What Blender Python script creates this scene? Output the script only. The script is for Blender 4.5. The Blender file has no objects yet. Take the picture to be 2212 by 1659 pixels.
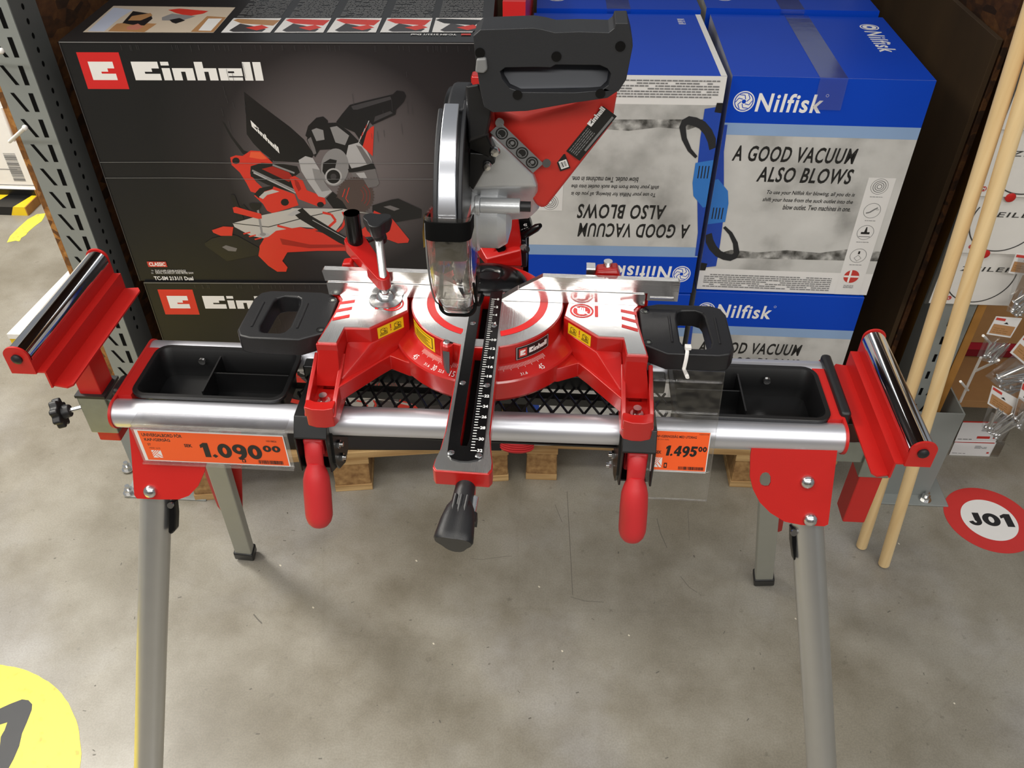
import bpy, bmesh, math, random
from mathutils import Vector, Matrix
from mathutils.geometry import tessellate_polygon
random.seed(7)
SC = bpy.context.scene
COL = SC.collection
V = Vector
# ---------------------------------------------------------------- camera, world, light, exposure
IMW, IMH, FPX = 2212., 1659., 1820.
PITCH, YAW, CAMH = math.radians(40.3), math.radians(3.5), 1.70
cam = bpy.data.cameras.new('camera'); cam.sensor_width = 36; cam.lens = FPX / IMW * 36
cam.clip_start = .02
camo = bpy.data.objects.new('camera', cam); COL.objects.link(camo)
camo.location = (0, 0, CAMH); camo.rotation_euler = (math.pi/2 - PITCH, 0, YAW)
SC.camera = camo
SC.view_settings.view_transform = 'Standard'; SC.view_settings.look = 'None'
SC.view_settings.gamma = 1; SC.view_settings.use_curve_mapping = False
SC.view_settings.exposure = 0.0
w = bpy.data.worlds.new('world'); SC.world = w; w.use_nodes = True
w.node_tree.nodes['Background'].inputs[0].default_value = (.92, .96, 1, 1)
w.node_tree.nodes['Background'].inputs[1].default_value = .27
def area(name, loc, sx, sy, e, col=(1, .97, .92), rot=(0, 0, 0)):
    l = bpy.data.lights.new(name, 'AREA'); l.shape = 'RECTANGLE'; l.size = sx; l.size_y = sy
    l.energy = e; l.color = col
    o = bpy.data.objects.new(name, l); COL.objects.link(o); o.location = loc; o.rotation_euler = rot
area('ceiling_strip_and_fill_light', (0.2, -.1, 3.7), 4.6, .35, 44)
area('ceiling_strip_and_fill_light', (0.2, -2.1, 3.3), 5.0, .60, 150)
area('ceiling_strip_and_fill_light', (-2.7, .7, 3.7), .9, 3.5, 110, (1, .93, .80))
area('ceiling_strip_and_fill_light', (-2.5, 1.9, 3.2), .7, .7, 85)  # fill lamp added to brighten the white carton in the left aisle
area('ceiling_strip_and_fill_light', (0.0, 5.0, 3.9), 6.0, .5, 30)

# ---------------------------------------------------------------- pixel helpers (only used to measure positions)
def ray(u, v):
    a = (u - 1106) / FPX; b = (829.5 - v) / FPX
    y = math.cos(PITCH) + b*math.sin(PITCH); z = -math.sin(PITCH) + b*math.cos(PITCH)
    c, s = math.cos(YAW), math.sin(YAW)
    return V((c*a - s*y, s*a + c*y, z))
def at(u, v, x=None, y=None, z=None):
    r = ray(u, v)
    t = (z - CAMH)/r.z if z is not None else (y/r.y if y is not None else x/r.x)
    return V((r.x*t, r.y*t, CAMH + r.z*t))
CO = V((0, 0, CAMH))
class Fr:                                   # a flat frame: origin, two axes, normal outward
    def __init__(s, O, ex, ey):
        s.O = V(O); s.ex = V(ex).normalized(); s.ey = V(ey).normalized(); s.n = s.ex.cross(s.ey)
    def p(s, x, y, h=0): return s.O + s.ex*x + s.ey*y + s.n*h
    def loc(s, u, v):
        r = ray(u, v); t = (s.O - CO).dot(s.n)/r.dot(s.n); q = CO + r*t - s.O
        return (q.dot(s.ex), q.dot(s.ey))
    def px(s, pts): return [s.loc(*q) for q in pts]
# ---------------------------------------------------------------- materials
def lin(c):
    r = []
    for k in c[:3]:
        k = k/255.; r.append(k/12.92 if k <= .04045 else ((k+.055)/1.055)**2.4)
    return (r[0], r[1], r[2], 1)
MT = {}
def mat(name, rgb, rough=.5, metal=0, var=.06, nscale=40, bump=0, bscale=300, spec=.5, coat=0, aniso=None):
    m = bpy.data.materials.new(name); m.use_nodes = True; nt = m.node_tree; N = nt.nodes; L = nt.links
    b = N['Principled BSDF']; b.inputs['Roughness'].default_value = rough; b.inputs['Metallic'].default_value = metal
    b.inputs['Specular IOR Level'].default_value = spec
    if coat: b.inputs['Coat Weight'].default_value = coat; b.inputs['Coat Roughness'].default_value = .08
    tc = N.new('ShaderNodeTexCoord'); no = N.new('ShaderNodeTexNoise'); no.inputs['Scale'].default_value = nscale
    L.new(tc.outputs['Object'], no.inputs['Vector'])
    mx = N.new('ShaderNodeMix'); mx.data_type = 'RGBA'
    c = lin(rgb); k = 1-var; mx.inputs[6].default_value = (c[0]*k, c[1]*k, c[2]*k, 1)
    k = 1+var; mx.inputs[7].default_value = (c[0]*k, c[1]*k, c[2]*k, 1)
    L.new(no.outputs['Fac'], mx.inputs[0]); L.new(mx.outputs[2], b.inputs['Base Color'])
    if bump:
        n2 = N.new('ShaderNodeTexNoise'); n2.inputs['Scale'].default_value = bscale
        L.new(tc.outputs['Object'], n2.inputs['Vector'])
        bp = N.new('ShaderNodeBump'); bp.inputs['Strength'].default_value = bump; bp.inputs['Distance'].default_value = .001
        L.new(n2.outputs['Fac'], bp.inputs['Height']); L.new(bp.outputs[0], b.inputs['Normal'])
    MT[name] = m
    return m
def ramp(N, stops):
    r = N.new('ShaderNodeValToRGB'); e = r.color_ramp.elements
    while len(e) < len(stops): e.new(.5)
    for q, (p, c) in zip(e, stops): q.position = p; q.color = c
    return r
RED = mat('red_casting', (178, 24, 20), .28, var=.04, coat=.3)
REDM = mat('red_powder_coat', (186, 27, 22), .42, var=.03, bump=.15, bscale=900)
REDP = mat('red_motor_plastic', (206, 50, 40), .50, var=.03, bump=.1, bscale=1200)
REDR = mat('red_grip_rubber', (190, 38, 42), .48, var=.04, bump=.15, bscale=900)
REDD = mat('red_print', (214, 38, 38), .35, var=.02)
BLK = mat('black_plastic', (24, 24, 26), .42, var=.1, bump=.2, bscale=1500)
BLKG = mat('black_gloss', (12, 12, 13), .22, var=.05, spec=.35)
BLKM = mat('black_powder_coat', (18, 18, 19), .35, var=.1)
HAND = mat('dark_grey_soft_plastic', (36, 37, 40), .46, var=.06, bump=.2, bscale=1800)
ZINC = mat('zinc_plated', (150, 155, 148), .28, metal=.9, var=.12, nscale=60)
CHR = mat('chrome', (225, 225, 228), .07, metal=1, var=.02)
STEEL = mat('bolt_steel', (215, 215, 215), .22, metal=1, var=.05)
CASTS = mat('silver_cast_housing', (196, 198, 200), .34, metal=.5, var=.05, bump=.12, bscale=700)
ALUG = mat('anodised_rail', (212, 213, 220), .40, metal=.85, var=.02)
LEGA = mat('silver_painted_leg', (196, 196, 194), .34, metal=.88, var=.03)
LEGG = mat('grey_painted_leg', (158, 158, 148), .5, var=.04)
WHITE = mat('white_ink', (240, 238, 235), .45, var=.02)
OFFW = mat('off_white_card', (226, 224, 222), .5, var=.03)
BLACKI = mat('black_ink', (28, 28, 28), .4, var=.05)
GRYI = mat('grey_ink', (120, 120, 120), .5, var=.05)
BLUE = mat('blue_print', (8, 66, 186), .34, var=.05, nscale=9, spec=.2)
DARKI = mat('matt_black_void', (8, 8, 8), .8, spec=.1)
BAND = mat('silver_band', (214, 216, 222), .26, metal=.95, var=.02)
HANDL = mat('lit_grip_plastic', (58, 61, 68), .5, var=.05)  # handle plastic made lighter; light on the inner grip put into the colour
BLUEL = mat('light_blue_print', (140, 168, 206), .35, var=.05, nscale=20)
BLUEP = mat('vacuum_blue', (50, 120, 200), .4, var=.05)
BLUEQ = mat('vacuum_dark_blue', (30, 70, 170), .4, var=.05)
ORANGE = mat('orange_price_card', (240, 92, 36), .45, var=.02)
YEL = mat('yellow_sticker', (235, 200, 30), .4, var=.03)
CLASSR = mat('dull_red_print', (196, 60, 52), .4, var=.03)
CARD = mat('cardboard', (150, 110, 66), .8, var=.1)
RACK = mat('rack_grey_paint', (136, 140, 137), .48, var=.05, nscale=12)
RACKD = mat('rack_dark_grey', (92, 94, 92), .5, var=.06, nscale=12)  # darker grey for the side flanges, brace and beam
WHP = mat('white_painted_steel', (238, 235, 230), .4, var=.03)
CRIM = mat('crimson_plastic', (120, 14, 34), .4, var=.08)
def brushed(name, rgb, rough, axis):
    m = mat(name, rgb, rough, metal=.96, var=.03); nt = m.node_tree; N = nt.nodes; L = nt.links; b = N['Principled BSDF']
    tc = N.new('ShaderNodeTexCoord'); mp = N.new('ShaderNodeMapping'); no = N.new('ShaderNodeTexNoise')
    s = [900, 900, 900]; s[axis] = 12; mp.inputs['Scale'].default_value = s
    L.new(tc.outputs['Object'], mp.inputs[0]); L.new(mp.outputs[0], no.inputs['Vector']); no.inputs['Scale'].default_value = 1
    bp = N.new('ShaderNodeBump'); bp.inputs['Strength'].default_value = .25; bp.inputs['Distance'].default_value = .0004
    L.new(no.outputs['Fac'], bp.inputs['Height']); L.new(bp.outputs[0], b.inputs['Normal'])
    return m
ALU = brushed('brushed_aluminium', (226, 226, 226), .26, 1)
ALUF = brushed('polished_fence', (218, 216, 214), .2, 0)
def clear(name, tint=(.96, .96, .96), rough=.06, refl=.10, wave=.35):
    m = bpy.data.materials.new(name); m.use_nodes = True; nt = m.node_tree; N = nt.nodes; L = nt.links
    for n in list(N): N.remove(n)
    o = N.new('ShaderNodeOutputMaterial'); t = N.new('ShaderNodeBsdfTransparent'); g = N.new('ShaderNodeBsdfGlossy')
    t.inputs[0].default_value = (*tint, 1); g.inputs['Roughness'].default_value = rough
    f = N.new('ShaderNodeLayerWeight'); f.inputs[0].default_value = .22
    a = N.new('ShaderNodeMath'); a.operation = 'MULTIPLY_ADD'; a.inputs[1].default_value = .75; a.inputs[2].default_value = refl; a.use_clamp = True
    tc = N.new('ShaderNodeTexCoord'); no = N.new('ShaderNodeTexNoise'); no.inputs['Scale'].default_value = 30
    L.new(tc.outputs['Object'], no.inputs['Vector'])
    bp = N.new('ShaderNodeBump'); bp.inputs['Strength'].default_value = wave; bp.inputs['Distance'].default_value = .004
    L.new(no.outputs['Fac'], bp.inputs['Height']); L.new(bp.outputs[0], g.inputs['Normal'])
    mx = N.new('ShaderNodeMixShader'); L.new(f.outputs['Facing'], a.inputs[0]); L.new(a.outputs[0], mx.inputs[0])
    L.new(t.outputs[0], mx.inputs[1]); L.new(g.outputs[0], mx.inputs[2]); L.new(mx.outputs[0], o.inputs[0])
    MT[name] = m; return m
CLR = clear('clear_guard_plastic', (.93, .92, .90), .06, .07)
FOIL = clear('clear_pouch_foil', (.985, .985, .985), .16, .05)
BAGC = clear('clear_bag_foil', (.975, .975, .98), .2, .05)
SLEEVE = clear('clear_sleeve_foil', (.99, .99, .99), .22, .02)
TAPE = clear('clear_packing_tape', (.975, .975, .975), .15, .015, .06)
def wood(name, c1, c2, scale=(3, 60, 60), rough=.6, blot=0):
    m = bpy.data.materials.new(name); m.use_nodes = True; nt = m.node_tree; N = nt.nodes; L = nt.links
    b = N['Principled BSDF']; b.inputs['Roughness'].default_value = rough
    tc = N.new('ShaderNodeTexCoord'); mp = N.new('ShaderNodeMapping'); mp.inputs['Scale'].default_value = scale
    no = N.new('ShaderNodeTexNoise'); no.inputs['Scale'].default_value = 1; no.inputs['Detail'].default_value = 5
    L.new(tc.outputs['Object'], mp.inputs[0]); L.new(mp.outputs[0], no.inputs['Vector'])
    r = ramp(N, [(.3, lin(c1)), (.7, lin(c2))]); L.new(no.outputs['Fac'], r.inputs[0]); L.new(r.outputs[0], b.inputs['Base Color'])
    MT[name] = m; return m
PINE = wood('pine_dowel', (222, 188, 134), (240, 212, 162), (60, 60, 2), .5)
PALW = wood('pallet_wood', (150, 112, 66), (206, 172, 120), (4, 60, 60), .75)
CHIP = wood('pressed_wood_block', (128, 92, 54), (176, 138, 88), (60, 60, 60), .85)
PLY = wood('plywood_edge', (150, 100, 40), (186, 132, 62), (20, 20, 4), .6)
DKP = wood('dark_wood_panel', (58, 42, 24), (78, 58, 34), (6, 6, 2), .7)
def osb(name, a, b_, c_):
    m = bpy.data.materials.new(name); m.use_nodes = True; nt = m.node_tree; N = nt.nodes; L = nt.links
    b = N['Principled BSDF']; b.inputs['Roughness'].default_value = .65
    tc = N.new('ShaderNodeTexCoord'); mp = N.new('ShaderNodeMapping'); mp.inputs['Scale'].default_value = (30, 14, 30)
    vo = N.new('ShaderNodeTexVoronoi'); vo.inputs['Scale'].default_value = 1.6
    no = N.new('ShaderNodeTexNoise'); no.inputs['Scale'].default_value = 3; no.inputs['Detail'].default_value = 6
    L.new(tc.outputs['Object'], mp.inputs[0]); L.new(mp.outputs[0], vo.inputs['Vector']); L.new(mp.outputs[0], no.inputs['Vector'])
    mx = N.new('ShaderNodeMath'); mx.operation = 'MULTIPLY'; L.new(vo.outputs['Color'], mx.inputs[0]); L.new(no.outputs['Fac'], mx.inputs[1])
    r = ramp(N, [(.1, lin(a)), (.3, lin(b_)), (.6, lin(c_))]); L.new(mx.outputs[0], r.inputs[0]); L.new(r.outputs[0], b.inputs['Base Color'])
    MT[name] = m; return m
OSB = osb('particle_board', (96, 60, 26), (150, 98, 44), (190, 138, 72))
OSBD = osb('brown_strand_board', (48, 28, 12), (84, 50, 22), (110, 72, 34))
def floor_mat():
    m = bpy.data.materials.new('polished_concrete'); m.use_nodes = True; nt = m.node_tree; N = nt.nodes; L = nt.links
    b = N['Principled BSDF']; tc = N.new('ShaderNodeTexCoord')
    def nz(s, d=4, ro=.55):
        n = N.new('ShaderNodeTexNoise'); n.inputs['Scale'].default_value = s; n.inputs['Detail'].default_value = d
        n.inputs['Roughness'].default_value = ro; L.new(tc.outputs['Object'], n.inputs['Vector']); return n
    def mix(f, a, c, mode='MIX'):
        x = N.new('ShaderNodeMix'); x.data_type = 'RGBA'; x.blend_type = mode
        for i, q in ((0, f), (6, a), (7, c)):
            if isinstance(q, (float, int, tuple)): x.inputs[i].default_value = q
            else: L.new(q, x.inputs[i])
        return x.outputs[2]
    r1 = ramp(N, [(.36, lin((134, 128, 114))), (.5, lin((152, 147, 135))), (.64, lin((160, 157, 152)))])
    L.new(nz(1.7, 5).outputs['Fac'], r1.inputs[0])
    r2 = ramp(N, [(.35, lin((205, 200, 190))), (.6, lin((255, 255, 255)))]); L.new(nz(5, 6, .6).outputs['Fac'], r2.inputs[0])
    c = mix(.7, r1.outputs[0], r2.outputs[0], 'MULTIPLY')
    r3 = ramp(N, [(.26, (.35, .34, .32, 1)), (.36, (1, 1, 1, 1))]); L.new(nz(46, 4, .6).outputs['Fac'], r3.inputs[0])
    c = mix(.42, c, r3.outputs[0], 'MULTIPLY')
    r4 = ramp(N, [(.4, (.72, .72, .72, 1)), (.6, (1, 1, 1, 1))]); L.new(nz(260, 2).outputs['Fac'], r4.inputs[0])
    c = mix(.45, c, r4.outputs[0], 'MULTIPLY')
    # hairline cracks
    n = nz(1.2, 3); vo = N.new('ShaderNodeTexVoronoi'); vo.feature = 'DISTANCE_TO_EDGE'; vo.inputs['Scale'].default_value = 1.6
    L.new(mix(.12, tc.outputs['Object'], n.outputs['Color']), vo.inputs['Vector'])
    r5 = ramp(N, [(.0, (.55, .53, .5, 1)), (.006, (1, 1, 1, 1))]); L.new(vo.outputs['Distance'], r5.inputs[0])
    c = mix(.12, c, r5.outputs[0], 'MULTIPLY')
    L.new(c, b.inputs['Base Color'])
    rr = ramp(N, [(.3, (.30,)*3 + (1,)), (.7, (.46,)*3 + (1,))]); L.new(nz(4, 4).outputs['Fac'], rr.inputs[0]); L.new(rr.outputs[0], b.inputs['Roughness'])
    return m
FLOOR = floor_mat()
def concrete_print():
    m = bpy.data.materials.new('concrete_photo_print'); m.use_nodes = True; nt = m.node_tree; N = nt.nodes; L = nt.links
    b = N['Principled BSDF']; b.inputs['Roughness'].default_value = .32; tc = N.new('ShaderNodeTexCoord')
    n1 = N.new('ShaderNodeTexNoise'); n1.inputs['Scale'].default_value = 9; n1.inputs['Detail'].default_value = 7; L.new(tc.outputs['Object'], n1.inputs['Vector'])
    r = ramp(N, [(.3, lin((150, 149, 146))), (.5, lin((196, 195, 192))), (.7, lin((210, 209, 206)))])
    L.new(n1.outputs['Fac'], r.inputs[0]); L.new(r.outputs[0], b.inputs['Base Color']); return m
CONP = concrete_print()
def stain_print():
    m = bpy.data.materials.new('dark_smudge_print'); m.use_nodes = True; nt = m.node_tree; N = nt.nodes; L = nt.links
    b = N['Principled BSDF']; b.inputs['Roughness'].default_value = .32; tc = N.new('ShaderNodeTexCoord')
    n1 = N.new('ShaderNodeTexNoise'); n1.inputs['Scale'].default_value = 38; n1.inputs['Detail'].default_value = 5; L.new(tc.outputs['Object'], n1.inputs['Vector'])
    r = ramp(N, [(.38, lin((64, 63, 60))), (.56, lin((150, 149, 146))), (.66, lin((190, 189, 186)))])
    L.new(n1.outputs['Fac'], r.inputs[0]); L.new(r.outputs[0], b.inputs['Base Color']); return m
STAIN = stain_print()
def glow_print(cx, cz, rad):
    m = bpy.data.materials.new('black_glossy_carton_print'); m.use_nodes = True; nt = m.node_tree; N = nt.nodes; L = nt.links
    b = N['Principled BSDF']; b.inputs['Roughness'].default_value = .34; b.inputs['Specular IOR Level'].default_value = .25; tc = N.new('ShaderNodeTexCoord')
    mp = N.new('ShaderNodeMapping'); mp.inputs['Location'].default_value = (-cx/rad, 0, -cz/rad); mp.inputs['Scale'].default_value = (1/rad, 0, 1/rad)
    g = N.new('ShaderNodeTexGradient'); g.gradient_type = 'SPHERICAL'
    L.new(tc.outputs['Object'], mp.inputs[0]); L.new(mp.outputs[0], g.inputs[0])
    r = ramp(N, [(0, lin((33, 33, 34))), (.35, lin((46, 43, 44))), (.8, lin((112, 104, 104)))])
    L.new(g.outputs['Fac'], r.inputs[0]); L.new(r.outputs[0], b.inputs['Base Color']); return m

# ---------------------------------------------------------------- mesh helpers
class MB:
    def __init__(s): s.v = []; s.f = []; s.m = []; s.k = 0
    def add(s, vs, fs, m=0):
        o = len(s.v); s.v += [V(q) for q in vs]; s.f += [[i+o for i in f] for f in fs]; s.m += [m]*len(fs); return s
    def box(s, x0, x1, y0, y1, z0, z1, m=0, M=None):
        vs = [V((x, y, z)) for z in (z0, z1) for y in (y0, y1) for x in (x0, x1)]
        if M is not None: vs = [M @ q for q in vs]
        return s.add(vs, [(0, 2, 3, 1), (4, 5, 7, 6), (0, 1, 5, 4), (2, 6, 7, 3), (0, 4, 6, 2), (1, 3, 7, 5)], m)
    def prism(s, pts, vec, m=0, holes=()):
        loops = [[V(p) for p in pts]] + [[V(p) for p in h] for h in holes]; vec = V(vec)
        if holes:
            flat = [p for l in loops for p in l]; n = len(flat); tr = tessellate_polygon(loops)
            s.add(flat + [p+vec for p in flat], [tuple(t) for t in tr] + [tuple(i+n for i in reversed(t)) for t in tr], m)
        else:
            n = len(loops[0]); s.add(loops[0] + [p+vec for p in loops[0]], [tuple(range(n)), tuple(reversed(range(n, 2*n)))], m)
        o = len(s.v) - 2*n; k = 0
        for l in loops:
            L_ = len(l)
            s.f += [[o+k+i, o+k+(i+1) % L_, o+n+k+(i+1) % L_, o+n+k+i] for i in range(L_)]; s.m += [m]*L_; k += L_
        return s
    def plan(s, pts, z0, z1, m=0, holes=(), o=(0, 0)):
        return s.prism([(x+o[0], y+o[1], z0) for x, y in pts], (0, 0, z1-z0), m, [[(x+o[0], y+o[1], z0) for x, y in h] for h in holes])
    def fprism(s, fr, pts, h0, h1, m=0, holes=()):
        return s.prism([fr.p(x, y, h0) for x, y in pts], fr.n*(h1-h0), m, [[fr.p(x, y, h0) for x, y in h] for h in holes])
    def tube(s, path, r, n=14, m=0, closed=False, cap=True, sq=None):
        path = [V(p) for p in path]; N_ = len(path); rs = r if isinstance(r, (list, tuple)) else [r]*N_
        up = None; rings = []
        for i, p in enumerate(path):
            a = path[i-1] if (i > 0 or closed) else p; b = path[(i+1) % N_] if (i < N_-1 or closed) else p
            t = (b-a).normalized()
            if up is None: up = t.cross(V((0, 0, 1))); up = up if up.length > .1 else t.cross(V((0, 1, 0))); up.normalize()
            up = (up - t*up.dot(t)).normalized(); w_ = t.cross(up)
            rings.append([p + (up*math.cos(2*math.pi*j/n)*(sq[0] if sq else 1) + w_*math.sin(2*math.pi*j/n)*(sq[1] if sq else 1))*rs[i] for j in range(n)])
        o = len(s.v); s.v += [q for rg in rings for q in rg]
        for i in range(N_ if closed else N_-1):
            for j in range(n):
                a = o+i*n+j; b = o+i*n+(j+1) % n; i2 = (i+1) % N_
                s.f.append([a, b, o+i2*n+(j+1) % n, o+i2*n+j]); s.m.append(m)
        if cap and not closed:
            s.f.append([o+j for j in reversed(range(n))]); s.f.append([o+(N_-1)*n+j for j in range(n)]); s.m += [m, m]
        return s
    def cyl(s, a, b, r, n=20, m=0, r2=None): return s.tube([a, b], [r, r if r2 is None else r2], n, m)
    def lathe(s, O, ax, prof, n=48, m=0):
        O = V(O); ax = V(ax).normalized(); e = ax.cross(V((0, 0, 1))); e = e if e.length > .1 else V((1, 0, 0)); e.normalize(); g = ax.cross(e)
        o = len(s.v); P = len(prof)
        for (r, h) in prof:
            for j in range(n):
                t = 2*math.pi*j/n; s.v.append(O + ax*h + (e*math.cos(t)+g*math.sin(t))*r)
        for i in range(P-1):
            for j in range(n): s.f.append([o+i*n+j, o+i*n+(j+1) % n, o+(i+1)*n+(j+1) % n, o+(i+1)*n+j]); s.m.append(m)
        if prof[0][0] > 1e-6: s.f.append([o+j for j in reversed(range(n))]); s.m.append(m)
        if prof[-1][0] > 1e-6: s.f.append([o+(P-1)*n+j for j in range(n)]); s.m.append(m)
        return s
    def ball(s, c, r, n=16, m=0, sc=(1, 1, 1)):
        prof = [(max(1e-7, math.sin(math.pi*i/10)), -math.cos(math.pi*i/10)) for i in range(11)]
        t = MB().lathe((0, 0, 0), (0, 0, 1), prof, n); c = V(c)
        return s.add([V((q.x*sc[0]*r, q.y*sc[1]*r, q.z*sc[2]*r)) + c for q in t.v], t.f, m)
    def hull(s, pts, m=0):
        b = bmesh.new(); [b.verts.new(V(p)) for p in pts]; bmesh.ops.convex_hull(b, input=b.verts)
        bmesh.ops.delete(b, geom=[q for q in b.verts if not q.link_faces], context='VERTS')
        bmesh.ops.dissolve_limit(b, angle_limit=.02, verts=b.verts, edges=b.edges)
        b.verts.index_update(); s.add([q.co.copy() for q in b.verts], [[q.index for q in f.verts] for f in b.faces], m); b.free(); return s
    def loft(s, a, b, m=0):
        return s.hull(list(a)+list(b), m)
    def quad(s, a, b, c, d, m=0): return s.add([a, b, c, d], [(0, 1, 2, 3)], m)
W = {}
def link_mesh(name, mb, mats, base, bevel, seg, smooth):
    me = bpy.data.meshes.new(name); inv = base.inverted()
    me.from_pydata([inv @ q for q in mb.v], [], mb.f)
    mats = mats if isinstance(mats, (list, tuple)) else [mats]
    for m in mats: me.materials.append(m)
    for p, k in zip(me.polygons, mb.m): p.material_index = k
    b = bmesh.new(); b.from_mesh(me); bmesh.ops.recalc_face_normals(b, faces=b.faces)
    if smooth:
        for f in b.faces: f.smooth = True
        if not bevel:
            for e in b.edges:
                if len(e.link_faces) != 2 or e.calc_face_angle(0) > math.radians(smooth): e.smooth = False
    b.to_mesh(me); b.free()
    o = bpy.data.objects.new(name, me); COL.objects.link(o)
    if bevel:
        md = o.modifiers.new('soft_edges', 'BEVEL'); md.width = bevel; md.segments = seg; md.limit_method = 'ANGLE'
        md.angle_limit = math.radians(32); md.harden_normals = True; md.use_clamp_overlap = True
    return o
def tag(o, label, cat, group=None, kind=None):
    if label: o['label'] = label
    if cat: o['category'] = cat
    if group: o['group'] = group
    if kind: o['kind'] = kind
    return o
def thing(name, label, cat, loc=(0, 0, 0), rz=0, group=None):
    o = bpy.data.objects.new(name, None); COL.objects.link(o); o.empty_display_size = .1
    o.location = loc; o.rotation_euler = (0, 0, rz); W[o] = Matrix.Translation(V(loc)) @ Matrix.Rotation(rz, 4, 'Z')
    return tag(o, label, cat, group)
def part(name, mb, mats, parent, bevel=0, seg=2, smooth=38, label=None):
    o = link_mesh(name, mb, mats, W[parent], bevel, seg, smooth); o.parent = parent; W[o] = W[parent]
    if label: o['label'] = label
    return o
def solo(name, mb, mats, loc, label, cat, bevel=0, seg=2, smooth=38, group=None):
    M = Matrix.Translation(V(loc)); o = link_mesh(name, mb, mats, M, bevel, seg, smooth); o.location = loc; W[o] = M
    return tag(o, label, cat, group)
def struct(name, mb, mats, bevel=0, smooth=0):
    o = link_mesh(name, mb, mats, Matrix.Identity(4), bevel, 2, smooth); o['kind'] = 'structure'; W[o] = Matrix.Identity(4); return o
_tx = {}
def text_mesh(s, shear=0, bold=0, space=1):
    k = (s, shear, bold, space)
    if k not in _tx:
        c = bpy.data.curves.new('t', 'FONT'); c.body = s; c.shear = shear; c.offset = bold; c.resolution_u = 3; c.space_character = space
        o = bpy.data.objects.new('t', c); COL.objects.link(o); bpy.context.view_layer.update()
        me = bpy.data.meshes.new_from_object(o.evaluated_get(bpy.context.evaluated_depsgraph_get()))
        vs = [q.co.copy() for q in me.vertices]; fs = [tuple(p.vertices) for p in me.polygons]
        bpy.data.objects.remove(o); bpy.data.curves.remove(c); bpy.data.meshes.remove(me)
        x0 = min(q.x for q in vs); x1 = max(q.x for q in vs); y0 = min(q.y for q in vs); y1 = max(q.y for q in vs)
        _tx[k] = ([((q.x-x0)/(x1-x0), (q.y-y0)/(y1-y0)) for q in vs], fs)
    return _tx[k]
def circ(cx, cy, r, n=28, ry=None, a0=0, a1=360):
    ry = r if ry is None else ry; full = abs(a1-a0) >= 360
    return [(cx+r*math.cos(math.radians(a0+(a1-a0)*i/(n if full else n-1))), cy+ry*math.sin(math.radians(a0+(a1-a0)*i/(n if full else n-1)))) for i in range(n)]
class Print:                                # flat ink layers on a surface map p(x, y, h)
    def __init__(s, p, h=.0003, dh=.000025): s.p = p; s.h = h; s.dh = dh; s.mb = MB(); s.mats = []
    def mi(s, m):
        if m not in s.mats: s.mats.append(m)
        return s.mats.index(m)
    def poly(s, pts, m, holes=()):
        s.h += s.dh; k = s.mi(m)
        loops = [[V((x, y, 0)) for x, y in pts]] + [[V((x, y, 0)) for x, y in h] for h in holes]
        flat = [q for l in loops for q in l]
        s.mb.add([s.p(q.x, q.y, s.h) for q in flat], [tuple(t) for t in tessellate_polygon(loops)], k); return s
    def rect(s, x0, y0, x1, y1, m): return s.poly([(x0, y0), (x1, y0), (x1, y1), (x0, y1)], m)
    def ring(s, cx, cy, r, wd, m, n=32): return s.poly(circ(cx, cy, r, n), m, [circ(cx, cy, r-wd, n)])
    def line(s, pts, wd, m):
        for (a, b) in zip(pts, pts[1:]):
            d = V((b[0]-a[0], b[1]-a[1])); l = d.length or 1; nx, ny = -d.y/l*wd/2, d.x/l*wd/2
            s.h -= s.dh*.9; s.poly([(a[0]+nx, a[1]+ny), (a[0]-nx, a[1]-ny), (b[0]-nx, b[1]-ny), (b[0]+nx, b[1]+ny)], m)
        return s
    def text(s, t, x0, y0, x1, y1, m, shear=0, bold=.0, space=1):       # fitted into a rectangle
        return s.textq(t, (x0, y0), (x1, y0), (x0, y1), m, shear, bold, space)
    def textq(s, t, o, ax, ay, m, shear=0, bold=0, space=1):            # fitted into a parallelogram
        s.h += s.dh; k = s.mi(m); vs, fs = text_mesh(t, shear, bold, space); q = []
        for a, b in vs:
            q.append(s.p(o[0]+(ax[0]-o[0])*a+(ay[0]-o[0])*b, o[1]+(ax[1]-o[1])*a+(ay[1]-o[1])*b, s.h))
        s.mb.add(q, fs, k); return s
    def rows(s, x0, y0, x1, y1, n, m, seed=1, fill=.6):                 # lines of unreadably small type
        rr = random.Random(seed); s.h += s.dh; k = s.mi(m); dy = (y1-y0)/n; q = []; f = []
        for i in range(n):
            x = x0; ya = y0+i*dy; yb = ya+dy*.45
            while x < x1:
                l = dy*rr.uniform(.8, 2.6); e = min(x+l, x1)
                if rr.random() < .93:
                    o = len(q); q += [s.p(x, ya, s.h), s.p(e, ya, s.h), s.p(e, yb, s.h), s.p(x, yb, s.h)]; f.append((o, o+1, o+2, o+3))
                x = e + dy*.3
        s.mb.add(q, f, k); return s
    def bars(s, x0, y0, x1, y1, n, m, seed=3, vert=True):
        rr = random.Random(seed); x = 0; tot = []
        while len(tot) < n: a = rr.choice((1, 1, 2, 3)); b = rr.choice((1, 1, 2)); tot.append((a, b))
        S_ = sum(a+b for a, b in tot); pos = 0
        for a, b in tot:
            p0 = pos/S_; p1 = (pos+a)/S_; pos += a+b; s.h -= s.dh
            if vert: s.rect(x0+(x1-x0)*p0, y0, x0+(x1-x0)*p1, y1, m)
            else: s.rect(x0, y0+(y1-y0)*p0, x1, y0+(y1-y0)*p1, m)
        s.h += s.dh; return s
    def done(s, name, parent, label=None): return part(name, s.mb, s.mats, parent, smooth=0, label=label)
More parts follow.
